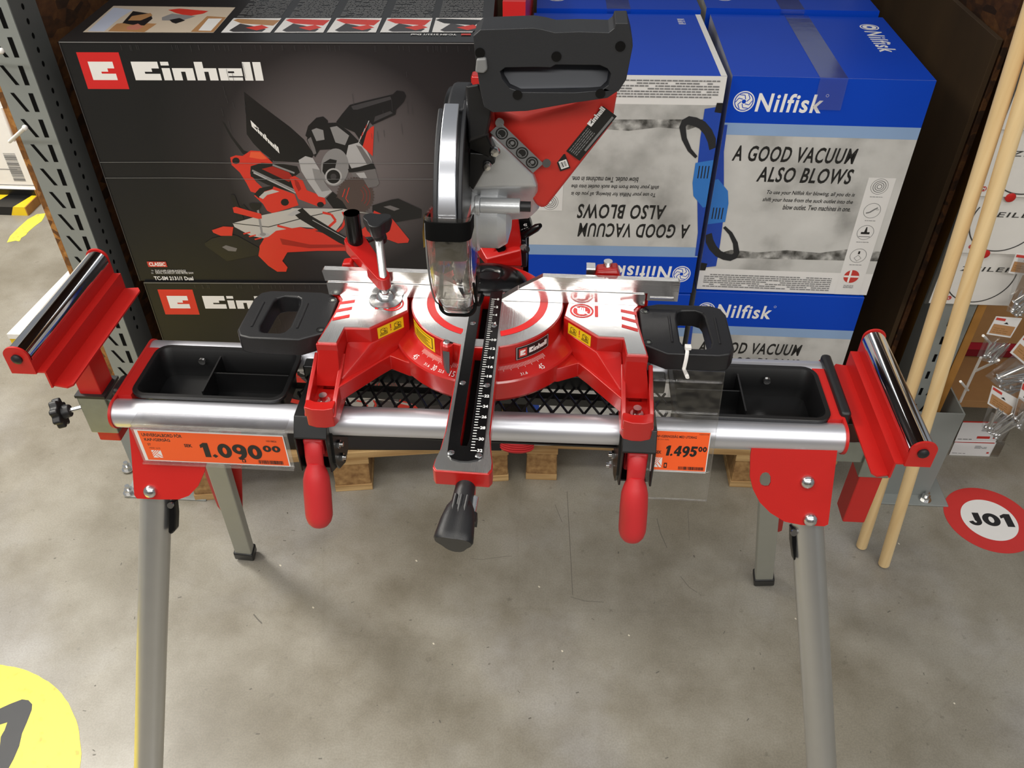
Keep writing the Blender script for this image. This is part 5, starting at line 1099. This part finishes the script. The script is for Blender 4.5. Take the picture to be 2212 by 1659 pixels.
for i, (xb0, xb1, xt0, xt1, m0, m1) in enumerate(((262, 622, 355, 705, 'tan', 'cream'), (650, 1010, 738, 1070, 'cream', 'lite'), (1035, 1395, 1108, 1440, 'red', 'cream'), (1425, 1780, 1478, 1810, 'red', 'lite'), (1805, 2100, 1835, 2180, 'dark', 'red'))):
    P.poly(c2t((xb0, 241), (xt0, 135), (xt1, 135), (xb1, 241)), OFFW); dx = xt0-xb0
    P.poly(c2t((xt0-5, 150), (xt0+30, 140), (xt1-10, 150), (xt1-60, 190), (xt0+60, 175)), ART[m0 if m0 != 'cream' else 'red'])
    P.poly(c2t((xb0+60, 225), (xb0+140, 175), (xb0+220, 190), (xb0+330, 215), (xb0+300, 235), (xb0+90, 236)), ART['mid']); P.poly(c2t((xb0+180, 205), (xb0+300, 185), (xb0+350, 205), (xb0+260, 225)), ART['red'])
    a = TB.loc(400+(xt0+8)/3.386, 130/3.386); b = TB.loc(400+(xt1+8)/3.386, 130/3.386); P.rows(a[0]+.004, a[1]+.002, b[0]-.004, a[1]+.16, 26, GRYI, i)
P.poly(c2t((2020, 250), (2090, 250), (2090, 262), (2018, 262)), CLASSR)
a = TB.loc(400+1985/3.386, 252/3.386); b = TB.loc(400+1650/3.386, 262/3.386); P.textq('TC-SM 2131/1 Dual', (a[0], a[1]), (b[0], a[1]), (a[0], b[1]), OFFW, bold=.03)
P.done('top_print', t)
t, F, T, w_ = carton('saw_carton', 'large black saw carton at the bottom of the stack, mostly hidden behind the saw', 'box', (BA[0]+.010, BA[1]-.004), (BB[0]+.008, BB[1]-.004), .147, .664, .50, BM, 'black saw cartons')
black_front(F, t, True)
t, F, T, w_ = carton('red_carton', 'narrow red carton standing upright in the gap between the black and blue stacks', 'box', (-.122, 1.70), (-.078, 1.70), .30, 1.215, .42, [REDD, REDD, REDD])
# red ribbed plastic part below the stand
c = V((-.083, 1.562, .150)); rt = MB()
for k in range(4): rt.tube([c+V((.043*math.cos(a), .0185*math.sin(a), .010+.008*k)) for a in [2*math.pi*i/30 for i in range(30)]], .0022, 8, closed=True)
bd = MB().lathe((0, 0, 0), (0, 0, 1), [(.036, 0), (.042, .004), (.042, .036), (.038, .036), (.036, .008), (.001, .008)], 36)
rt.add([V((q.x, q.y*.43, q.z))+c for q in bd.v], bd.f)
solo('plastic_tub', rt, REDR, (c.x, c.y, .149), 'small red ribbed plastic tub on the pallet edge, in the gap between the two stacks', 'tub')

# ================================================================ PALLETS
def pallet(label, O, yaw, width, depth, blocks, nb=5):
    t = thing('pallet', label, 'pallet', O, yaw, 'wooden pallets under the cartons'); M = Matrix.Translation(V(O)) @ Matrix.Rotation(yaw, 4, 'Z')
    def B(x0, x1, y0, y1, z0, z1): return MB().box(x0, x1, y0, y1, z0, z1, 0, M)
    for k in range(nb):
        y = depth*k/nb; part('deck_board', B(0, width, y, y+depth/nb*.82, .122, .144), PALW, t, bevel=.0015)
    for (bx, bw) in blocks:
        part('stringer', B(bx, bx+bw, 0, depth, .100, .122), PALW, t, bevel=.001)
        for y in (0, depth/2-.05, depth-.1): part('block', B(bx+.002, bx+bw-.002, y+.002, y+.1, .022, .100), CHIP, t, bevel=.003)
        part('bottom_board', B(bx, bx+bw, 0, depth, 0, .022), PALW, t, bevel=.0015)
    return t
pallet('wooden pallet under the black saw cartons, turned slightly', (-.940, 1.465, 0), math.radians(8.5), .843, .60, ((0, .08), (.373, .10), (.743, .10)))
pallet('wooden pallet under the blue vacuum cartons', (-.060, 1.598, 0), math.radians(.6), .82, .80, ((0, .085), (.555, .10), (.72, .10)))

# ================================================================ RACK UPRIGHTS AND PANELS
def upright(name, label, x0, x1, y0, y1, z0, z1, slots, parentlabel=None, holes=True):
    t = thing(name, label, 'shelf upright', ((x0+x1)/2, (y0+y1)/2, 0), 0, 'shelving uprights')
    m_ = MB(); th = .003; r = .0
    m_.box(x0, x1, y0, y0+th, z0, z1); part('front_face', m_, RACK, t)
    m_ = MB(); m_.box(x0, x0+th, y0+th+.0002, y1, z0, z1); m_.box(x1-th, x1, y0+th+.0002, y1, z0, z1); m_.box(x0+th, x1-th, y1-th, y1, z0, z1); part('side_flange', m_, RACKD, t)
    P = Print(Fr((x0, y0, 0), (1, 0, 0), (0, 0, 1)).p, h=.0003)
    for pts in slots: P.h = .0004; P.poly(pts, DARKI)
    P.done('slot_cutout', t)
    return t
xl0, xl1, yl = -1.050, -.977, 1.500
LFm = Fr((xl0, yl, 0), (1, 0, 0), (0, 0, 1)); sl = []
z = .06
z_ref = LFm.loc(103, 258)[1]                      # measured top of one slanted slot
pitch = (LFm.loc(43, 243)[1]-LFm.loc(146, 498)[1])/5.0
za = LFm.loc(82, 258)[1]
for k in range(-16, 12):
    zt = za + k*pitch
    if zt < .30 or zt > 1.95: continue
    sl.append([(.0140, zt), (.0215, zt), (.0385, zt-.036), (.0310, zt-.036)])
    sl.append([(.0490, zt), (.0580, zt), (.0580, zt-.036), (.0490, zt-.036)])
up = upright('rack_upright', 'light grey slotted steel upright with slanted slots beside the black cartons', xl0, xl1, yl, yl+.085, .0, 2.3, sl)
P = Print(lambda y, z_, h: V((xl1+h, yl+y, z_)), h=.0003)
for k in range(-20, 14):
    zt = za-.01+k*pitch*.5
    for kk in (0,): P.h = .0004; P.poly(circ(.040, zt, .0042, 12, ry=.0055), DARKI)
P.done('bolt_holes', up)
# steel guard boxes round the feet
def guard(label, x0, x1, y0, y1, h, bolts, bev):
    t = thing('column_guard', label, 'column guard', ((x0+x1)/2, (y0+y1)/2, 0), 0, 'steel guards round the upright feet'); th = .004
    pts = [(x0, y1), (x0, y0+bev), (x0+bev*.6, y0), (x1, y0), (x1, y1)] if bev > 0 else [(x0, y1), (x0, y0), (x1+bev*.6, y0), (x1, y0-bev), (x1, y1)]
    m_ = MB(); m_.box(x0+bev*.6, x1, y0, y0+th, .004, h); m_.box(x1-th, x1, y0+th, y1, .004, h); m_.box(x0, x0+th, y0+bev, y1, .004, h)
    m_.prism([(x0, y0+bev, .004), (x0+bev*.6, y0, .004), (x0+bev*.6, y0+th, .004), (x0+th, y0+bev, .004)], (0, 0, h-.004))
    part('guard_plate', m_, RACK, t, smooth=0)
    m_ = MB(); m_.box(x0-.02, x1+.045, y0-.035, y1, 0, .005); part('base_plate', m_, RACK, t, bevel=.002)
    for bx, by in bolts:
        m_ = MB(); m_.lathe((bx, by, .005), (0, 0, 1), [(.016, 0), (.016, .003), (.006, .003)], 20); m_.cyl((bx, by, .008), (bx, by, .020), .0115, 6); m_.cyl((bx, by, .02), (bx, by, .032), .006, 12); part('anchor_bolt', m_, STEEL, t)
guard('grey steel guard box round the foot of the right upright, behind the dowels', .889, 1.022, 1.600, 1.74, .300, [(1.046, 1.69), (1.010, 1.585), (.885, 1.60)], .02)
gl = guard('grey steel guard round the foot of the left upright, beside the stand', -1.115, -.955, 1.500, 1.62, .300, [(-1.165, 1.565), (-1.125, 1.480)], .02)
sl = []; RFm = Fr((.895, 1.65, 0), (1, 0, 0), (0, 0, 1)); zb_ = RFm.loc(2040, 727)[1]; pr_ = (zb_-RFm.loc(1996, 838)[1])/3
for k in range(-6, 16):
    zt = zb_+k*pr_; sl.append([(.022, zt), (.029, zt), (.029, zt-.023), (.022, zt-.023)]); sl.append([(.048, zt), (.054, zt), (.046, zt-.023), (.040, zt-.023)])
upright('rack_upright', 'light grey slotted steel upright behind the two wooden dowels', .895, .967, 1.65, 1.75, 0, 2.3, sl)
def panel(name, label, b, m, cat='panel', bevel=.001): return solo(name, MB().box(*b), m, ((b[0]+b[1])/2, (b[2]+b[3])/2, b[4]), label, cat, bevel=bevel)
panel('particle_board', 'particle board side panel on the aisle side of the left upright', (-1.064, -1.051, 1.502, 2.75, .31, 2.3), OSB)
panel('strand_board', 'dark brown strand board panel behind the left upright', (-.992, -.980, 1.59, 2.75, .16, 2.3), OSBD)
panel('plywood_board', 'plywood board edge on the right side of the right upright', (.972, .992, 1.655, 2.80, .02, 2.3), PLY)
PZ = (at(2057, 5, x=.86).z+at(2185, 104, x=.86).z)/2
panel('dark_panel', 'dark brown panel closing the shelf bay on the right', (.860, .872, 1.78, 2.80, .0, PZ), DKP)
panel('strand_board', 'brown strand board showing above the dark panel, top right corner', (.876, .888, 1.78, 2.80, .0, 1.9), OSBD)
panel('back_panel', 'dark brown back panel of the shelf bay', (-.97, .86, 2.82, 2.835, .0, 1.4), DKP)
m_ = MB(); a = V((-.976, 1.61, 1.30)); b = V((-.976, 2.6, 1.78)); d = (b-a).normalized(); n = V((0, -d.z, d.y)); m_.prism([a, b, b+n*.055, a+n*.055], (.006, 0, 0)); solo('diagonal_brace', m_, RACKD, a, 'grey diagonal steel brace on the brown strand board panel', 'brace')
m_ = MB(); m_.box(.905, .945, 1.78, 2.8, 1.42, 1.52); solo('side_beam', m_, RACKD, (.92, 2.3, 1.42), 'grey steel beam behind the brown panel in the top right corner', 'beam')
m_ = MB(); m_.box(-.975, .856, 1.62, 2.42, 2.06, 2.085); sh = solo('shelf_deck', m_, OSBD, (-.04, 2.2, 2.06), 'wooden shelf deck above the cartons', 'shelf'); m_ = MB(); m_.box(-.976, .894, 1.58, 1.62, 1.98, 2.09); part('shelf_beam', m_, RACK, sh, bevel=.004)

# ================================================================ LEFT AISLE
def board_px(zt, px4): return [at(u, v, z=zt) for u, v in px4]
# nearer low deck of the neighbouring bay, seen above the left roller
zt = .10; A = at(14, 722, z=zt); B = at(147, 585, z=zt)
m_ = MB(); d = (B-A).normalized(); n = V((d.y, -d.x, 0)); 
m_.prism([A, A+d*1.15, V((-1.07, (A+d*1.15).y, zt)), V((-1.07, A.y+.02, zt))], (0, 0, -.018)); t = solo('shelf_deck', m_, WHP, (A.x, A.y, zt-.018), 'white low shelf deck beside the left roller', 'shelf')
kb = thing('kick_board', 'yellow and black striped kick board under the low white deck by the left roller', 'kick board', (-1.25, A.y, 0))
m_ = MB(); x = A.x; i = 0
e = V((-1.07, A.y+.02, 0)); dd = (e-V((A.x, A.y, 0))); L_ = dd.length; dd.normalize(); nn_ = V((-dd.y, dd.x, 0)); o0 = V((A.x, A.y, 0))+nn_*.004
m_.prism([o0, o0+dd*L_, o0+dd*L_+nn_*.02, o0+nn_*.02], (0, 0, .081)); part('board', m_, BLKM, kb)
F = Fr(o0, dd, (0, 0, 1)); P = Print(F.p); 
for k in range(5): P.h -= P.dh; P.poly([(k*.12, 0), (k*.12+.045, 0), (k*.12+.06, .081), (k*.12+.0, .081)], YEL)
P.done('hazard_stripe', kb)
# far shelf foot with hazard stripes
C = at(60, 466, z=0); kf = thing('kick_board', 'black and yellow striped kick board at the foot of the far white shelf', 'kick board', (C.x-.5, C.y+.1, 0))
q0 = C.x; y0 = C.y; y1 = at(85, 422, z=.0).y; zf = .062
m_ = MB(); m_.prism([(q0-1.2, y0, 0), (q0, y0, 0), (q0, y0, zf*.6), (q0-1.2, y0, zf*.6)], (0, .3, 0))
m_.box(q0-1.2, q0, y0+.10, y0+.28, 0, zf); part('board', m_, BLKM, kf)
m_ = MB(); m_.box(q0, q0+.004, y0, y0+.10, 0, zf*.6); m_.box(q0, q0+.004, y0+.10, y0+.28, 0, zf); part('board_end', m_, PLY, kf)
P = Print(Fr((q0-1.2, y0, 0), (1, 0, 0), (0, 0, 1)).p)
for k in range(5): x = 1.2-k*.15; P.h -= P.dh; P.poly([(x-.068, 0), (x, 0), (x, zf*.6), (x-.048, zf*.6)], YEL)
P.done('hazard_stripe', kf)
P = Print(Fr((q0-1.2, y0, zf*.6+.0), (1, 0, 0), (0, 1, 0)).p, h=.0005)
for k in range(5): x = 1.2-k*.15; P.h -= P.dh; P.poly([(x-.048, 0), (x, 0), (x+.03 if k else x, .10), (x-.02, .10)], YEL)
P.done('hazard_stripe', kf)
zc_ = at(40, 405, y=y0+.12).z
panel('gondola_fascia', 'bright white lower shelf front in the left aisle, above the striped kick board', (q0-1.2, q0+.12, y0+.105, y0+.125, zf+.002, zc_-.002), WHP)
wb = solo('white_carton', MB().box(q0-.85, q0+.04, y0+.12, y0+.50, zc_, 1.05), WHP, (q0-.4, y0+.3, zc_), 'white carton with a barcode, standing on the far shelf in the left aisle', 'box', bevel=.004)
Fw = Fr((q0-.85, y0+.12, zc_), (1, 0, 0), (0, 0, 1)); P = Print(Fw.p, h=.001); bb_ = Fw.px([(6, 330), (19, 330), (44, 391), (31, 391)])
yb0, yb1 = bb_[2][1], bb_[0][1]; P.bars(min(p[0] for p in bb_), yb0, min(p[0] for p in bb_)+.05, yb1, 22, GRYI, 8, vert=False); P.rect(.2, yb0-.02, .85, yb0-.017, GRYI); P.rect(.2, yb0+.05, .80, yb0+.053, GRYI); P.done('barcode_print', wb)
# white display hooks in front of the left upright
def hook(name, label, a, b, r=.0035, tip=True):
    m_ = MB(); m_.tube([a, b], r, 10)
    if tip: m_.ball(b, r*1.45, 10)
    return solo(name, m_, WHP, a, label, 'hook', group='white display hooks')
hook('display_hook', 'white display hook pointing over the left upright, above the yellow floor mark', at(21, 306, y=1.49), at(54, 276, y=1.36), .0034)
hook('display_hook', 'white display hook at the left picture edge above the barcode carton', at(-30, 135, y=1.49), at(3, 110, y=1.36), .0034)
a_, b_ = at(4, 232, x=-1.085), at(30, 305, x=-1.085); hook('display_hook', 'thin white upright rod in front of the white carton at the left edge', a_, b_, .0035, False)

# ================================================================ RIGHT SIDE: blade packs, hooks, screw bags
YC = 1.575; zc0 = at(2080, 657, y=YC).z; xc0 = at(2006, 655, y=YC).x; xc1 = at(2166, 661, y=YC).x
zs = [zc0, at(2080, 546, y=YC-.006).z, at(2130, 424, y=YC-.012).z, at(2170, 280, y=YC-.018).z, at(2190, 120, y=YC-.024).z]
for k, z in enumerate(zs):
    y = YC-.006*k; fac = (1.70-z)/(1.70-zc0)*0+1
    lb = ('white saw blade pack hanging lowest on the right, beside the dowels', 'white saw blade pack, second from the bottom of the hanging column', 'white saw blade pack, third from the bottom of the hanging column', 'white saw blade pack, fourth from the bottom, half outside the frame', 'white saw blade pack at the very top of the hanging column')[k]
    wcd = xc1-xc0+.012; hcd = .165; t = thing('blade_pack', lb, 'saw blade pack', ((xc0+xc1)/2, y, z), 0, 'hanging saw blade packs')
    m_ = MB(); m_.box(xc0, xc0+wcd, y, y+.0012, z, z+hcd); cd = part('backing_card', m_, WHP, t)
    P = Print(Fr((xc0, y, z), (1, 0, 0), (0, 0, 1)).p, h=.0006); 
    P.poly(circ(wcd*.51, .0765, .0685, 50, a0=-205, a1=25) + circ(wcd*.51, .0765, .0710, 50, a0=25, a1=-205), BLACKI)
    P.text('ZEILER', wcd*.22, .085, wcd*.87, .096, BLACKI, shear=.12, bold=.01, space=1.15)
    P.poly(circ(.014, .016, .0055, 20), CLASSR); P.poly(circ(.038, .0155, .0055, 20), CLASSR); P.text('M', .011, .013, .017, .019, WHITE, bold=.03); P.text('L', .0365, .0125, .0395, .018, WHITE, bold=.03)
    P.done('card_print', cd)
    m_ = MB(); m_.quad((xc0-.010, y-.0015, z-.001), (xc0+wcd+.002, y-.0015, z-.001), (xc0+wcd+.002, y-.0015, z+hcd+.02), (xc0-.010, y-.0015, z+hcd+.02)); part('clear_sleeve', m_, SLEEVE, t)
    m_ = MB(); m_.lathe((xc0+wcd*.42, y-.003, (zs[k+1]-.001 if k < 4 else z+.12)), (0, -1, 0), [(.010, 0), (.010, .004), (.006, .006)], 20); part('red_button', m_, REDM, t)
# two dowels leaning
def dowel(label, base, top, r):
    d = (top-base).normalized(); m_ = MB(); m_.tube([base+d*.001, base+d*2.0], r, 28); return solo('wooden_dowel', m_, PINE, base, label, 'dowel', bevel=.001, group='leaning wooden dowels')
b1 = at(1861, 1180, z=.006); t1 = at(2192, 130, z=1.225); dowel('wooden dowel leaning on the right, the left one with visible grain', b1, t1, .0130)
b2 = at(1909, 1219, z=.006); t2 = at(2196, 261, z=1.135); dowel('wooden dowel leaning on the right, the nearer one reaching furthest forward', b2, t2, .0133)
# things deep in the right bay
ZK = at(2130, 738, y=2.06).z
panel('tan_carton', 'plain tan cardboard box behind the plywood edge on the right', (1.02, 1.60, 2.00, 2.5, ZK+.04, .86), CARD, 'box')
panel('shelf_board', 'tan lowest shelf board on the right, above the packs on the floor', (1.02, 1.9, 1.86, 2.6, .10, .125), CARD, 'shelf')
t = solo('crimson_crate', MB().box(1.03, 1.75, 2.06, 2.40, .127, ZK), CRIM, (1.4, 2.2, .126), 'dark crimson plastic crate on the lowest right shelf', 'crate', bevel=.006)
m_ = MB(); m_.box(1.02, 1.76, 2.045, 2.06, .165, .20); part('crate_rim', m_, mat('crimson_rim', (168, 26, 50), .4), t, bevel=.003)
panel('grey_back', 'dark back wall of the right bay', (1.0, 2.2, 2.62, 2.64, 0, 2.3), DKP)
# hooks and bags
def wire_hook(label, pts):
    m_ = MB(); m_.tube(pts[0], .0032, 8)
    for p in pts[1:]: m_.tube(p, .0030, 8)
    solo('wire_hook', m_, WHP, pts[0][0], label, 'hook', group='white display hooks')
Yh = 1.62
wire_hook('white wire hook rack between the plywood edge and the screw bags', [[at(2074, 868, y=1.66), at(2100, 812, y=1.62), at(2119, 772, y=1.58)], [at(2104, 803, y=1.62), at(2157, 778, y=1.50)], [at(2075, 824, y=1.50), at(2091, 843, y=1.63)], [at(2124, 725, y=1.48), at(2140, 742, y=1.60)]])
sproto = None
def screw_mesh():
    m_ = MB(); m_.tube([(0, 0, 0), (0, 0, .040), (0, 0, .046)], [.0022, .0022, .0003], 8); m_.lathe((0, 0, 0), (0, 0, -1), [(.0022, -.003), (.0048, 0), (.0048, .0012), (.001, .0014)], 10); return m_
def screw_bag(label, cardpx, bagpx, y, seed, ang, n=9, sl=1.0):
    global sproto
    c = [at(u, v, y=y) for u, v in cardpx]; b = [at(u, v, y=y-.002) for u, v in bagpx]
    ctr = sum(c, V())/len(c); t = thing('screw_bag', label, 'bag of screws', (ctr.x, ctr.y, min(q.z for q in b)), 0, 'bags of screws on hooks')
    m_ = MB(); m_.prism(c, (0, .0014, 0)); cd = part('header_card', m_, OFFW, t)
    ex = (c[1]-c[0]); ey = (c[3]-c[0]); P = Print(lambda x, yy, h: c[0]+ex*x+ey*yy+V((0, -h, 0)), h=.0006)
    P.rect(.06, .10, .94, .62, ART['tan']); P.rows(.15, .18, .75, .5, 3, CARD, seed); P.rect(.04, .84, .42, .97, CLASSR); P.poly([(.42, .70), (.62, .70), (.52, .80)], BLACKI); P.done('card_print', cd)
    bc = sum(b, V())/len(b); bk = [q for q in b]; m_ = MB(); m_.prism(bk, (0, -.0006, 0)); m_.prism([q+V((0, -.016, 0))*1 for q in [bc+(q-bc)*.9 for q in bk]], (0, -.0006, 0)); bg = part('clear_bag', m_, BAGC, t)
    rr = random.Random(seed)
    lo = sorted(b, key=lambda q: q.z)[:2]; base = (lo[0]+lo[1])/2
    up_ = (bc-base)
    for i in range(n):
        f = rr.uniform(-.38, .38); dirx = (lo[1]-lo[0]); p = base + dirx*f*.9 + up_*rr.uniform(.08, .55) + V((0, rr.uniform(-.014, -.004), 0))
        R = Matrix.Rotation(math.radians(ang+rr.uniform(-22, 22)), 4, 'Y') @ Matrix.Rotation(rr.uniform(-.2, .2), 4, 'X') @ Matrix.Scale(sl, 4)
        if sproto is None:
            me = link_mesh('screw', screw_mesh(), STEEL, Matrix.Identity(4), 0, 1, 40); sproto = me; s_ = me
        else: s_ = sproto.copy(); COL.objects.link(s_)
        s_.parent = bg; s_.matrix_local = W[t].inverted() @ Matrix.Translation(p) @ R
# quads given bottom-left, bottom-right, top-right, top-left
screw_bag('small bag of screws nearest the plywood edge, on the upper hook', [(2131, 722), (2183, 730), (2208, 688), (2152, 684)], [(2110, 770), (2150, 781), (2182, 732), (2131, 724)], 1.53, 1, 20, 10, .9)
screw_bag('bag of screws hanging at the right edge, brown label cut by the frame', [(2182, 762), (2228, 800), (2244, 740), (2212, 725)], [(2128, 812), (2182, 856), (2236, 810), (2190, 765)], 1.50, 2, 62, 12, 1.3)
screw_bag('lowest bag of screws hanging above the packs on the floor', [(2133, 872), (2183, 904), (2199, 862), (2144, 833)], [(2120, 921), (2156, 949), (2188, 905), (2135, 876)], 1.48, 3, 18, 12, 1.25)
screw_bag('bag of screws at the right frame edge beside the lowest bag', [(2184, 915), (2203, 928), (2226, 850), (2210, 824)], [(2183, 909), (2202, 925), (2226, 870), (2200, 856)], 1.47, 4, 20, 8, 1.1)
screw_bag('bag of screws directly right of the white blade packs', [(2178, 590), (2226, 596), (2236, 552), (2195, 548)], [(2174, 672), (2208, 684), (2232, 560), (2200, 556)], 1.54, 5, 20, 14, 1.0)
def flat_pack(label, q, z, seed):
    c = [at(u, v, z=z) for u, v in q]; t = thing('drill_pack', label, 'drill bit pack', (sum(c, V())/4), 0, 'flat packs on the floor at the right')
    m_ = MB(); m_.prism(c, (0, 0, .004)); cd = part('pack_card', m_, OFFW, t)
    ex = c[1]-c[0]; ey = c[3]-c[0]; P = Print(lambda x, y, h: c[0]+ex*x+ey*y+V((0, 0, .004+h)), h=.0006)
    P.rect(0, .93, 1, 1.0, CLASSR); P.text('DRAPER' if 0 else 'REISSER'[::1], .48, .10, .93, .26, CLASSR, bold=.05) if 0 else P.rows(.50, .12, .95, .38, 1, CLASSR, seed)
    P.rows(.05, .06, .4, .14, 1, GRYI, seed+1); P.rows(.55, .5, .85, .75, 3, GRYI, seed+2); P.done('pack_print', cd)
    m_ = MB(); m_.prism([c[1]+V((0, 0, .001)), c[1]+ex*.22, c[2]+ex*.22, c[2]+V((0, 0, .001))], (0, 0, .006)); part('clear_sleeve', m_, BAGC, t)
flat_pack('flat white pack with a red stripe, upper of the two on the right', [(2062, 954), (2150, 956), (2168, 918), (2080, 912)], .0085, 3)
flat_pack('flat white pack with red lettering, lower of the two on the right', [(2050, 983), (2137, 986), (2152, 958), (2062, 956)], .0005, 8)

# ================================================================ FLOOR MARKS
cJ = V(((at(2038, 1090, z=0).x+.113), 1.528, 0)); rJ = .1135
a_ = at(2038, 1092, z=0); b_ = at(2112, 1055, z=0); c_ = at(2190, 1195, z=0)
def circ3(a, b, c):
    ax, ay, bx, by, cx, cy = a.x, a.y, b.x, b.y, c.x, c.y; d = 2*(ax*(by-cy)+bx*(cy-ay)+cx*(ay-by))
    ux = ((ax*ax+ay*ay)*(by-cy)+(bx*bx+by*by)*(cy-ay)+(cx*cx+cy*cy)*(ay-by))/d; uy = ((ax*ax+ay*ay)*(cx-bx)+(bx*bx+by*by)*(ax-cx)+(cx*cx+cy*cy)*(bx-ax))/d
    return V((ux, uy, 0)), math.hypot(ax-ux, ay-uy)
cJ, rJ = circ3(a_, b_, c_)
m_ = MB(); m_.lathe((cJ.x, cJ.y, .0002), (0, 0, 1), [(rJ, 0), (rJ, .0008)], 80); mk = solo('floor_sticker', m_, mat('red_floor_sticker', (206, 56, 54), .4), (cJ.x, cJ.y, .0002), 'round red floor sticker with white centre reading J01', 'floor sticker')
ci = V(((at(2077, 1117, z=0).x+at(2202, 1140, z=0).x)/2, (at(2115, 1083, z=0).y+at(2165, 1166, z=0).y)/2, 0)); ri = (at(2202, 1140, z=0)-at(2077, 1115, z=0)).length/2
P = Print(lambda x, y, h: V((x, y, .001+h)), h=.0003); P.poly(circ(ci.x, ci.y, ri, 60), WHITE)
o = at(2096, 1135, z=0); ax = at(2193, 1138, z=0); ay = at(2102, 1108, z=0); fat_digits(P, 'J01', o.x, o.y, ax.x, ay.y, HAND); P.done('sticker_print', mk)
yp = [at(u, v, z=0) for u, v in [(0, 1437), (72, 1456), (127, 1493), (155, 1532), (168.7, 1568), (174.8, 1615)]]
cY, rY = circ3(yp[0], yp[2], yp[5])
def paint(name, rgb):
    m = bpy.data.materials.new(name); m.use_nodes = True; nt = m.node_tree; N = nt.nodes; L_ = nt.links; b = N['Principled BSDF']; b.inputs['Roughness'].default_value = .45
    tc = N.new('ShaderNodeTexCoord'); no = N.new('ShaderNodeTexNoise'); no.inputs['Scale'].default_value = 45; no.inputs['Detail'].default_value = 6; L_.new(tc.outputs['Object'], no.inputs['Vector'])
    r = ramp(N, [(.30, lin([k*.75 for k in rgb])), (.42, lin(rgb))]); L_.new(no.outputs['Fac'], r.inputs[0]); L_.new(r.outputs[0], b.inputs['Base Color']); return m
YP = paint('yellow_floor_paint', (250, 226, 66))
m_ = MB(); n = 120; rr = random.Random(2); m_.prism([(cY.x+(rY+rr.uniform(-.0012, .0012))*math.cos(2*math.pi*i/n), cY.y+(rY+rr.uniform(-.0012, .0012))*math.sin(2*math.pi*i/n), .0002) for i in range(n)], (0, 0, .0006)); mk = solo('floor_marking', m_, YP, (cY.x, cY.y, .0002), 'round yellow painted floor marking with a dark stroke, bottom left corner', 'floor marking')
P = Print(lambda x, y, h: V((x, y, .0008+h)), h=.0002)
P.poly([tuple(at(u, v, z=0)[:2]) for u, v in [(-60, 1556), (0, 1531), (22, 1521), (48, 1511), (62, 1513), (70, 1522), (69, 1534), (58, 1562), (48, 1585), (42, 1612), (30, 1640), (18, 1662), (0, 1690), (-40, 1690), (-14, 1645), (0, 1612), (2, 1592), (10, 1578), (16, 1561), (0, 1566), (-60, 1592)]], HAND)
P.done('painted_stroke', mk)
st = [at(u, v, z=0) for u, v in [(15, 524), (22, 510), (40, 492), (60, 474), (80, 463), (98, 461), (96, 468), (90, 478), (76, 488), (62, 500), (56, 508), (46, 514), (42, 522), (34, 520)]]
m_ = MB(); m_.prism([(q.x, q.y, .0002) for q in st], (0, 0, .0005)); solo('floor_marking', m_, paint('yellow_floor_brush_mark', (226, 218, 80)), (st[3].x, st[3].y, .0002), 'short yellow brushed paint stripe on the aisle floor, far left', 'floor marking')
# unseen opposite shelving behind the camera, added for dark reflections in the metal
m_ = MB(); m_.box(-4, 4, -3.3, -3.0, 0, 2.4); struct('wall_front', m_, mat('opposite_shelving', (70, 66, 62), .6, var=.3, nscale=3))
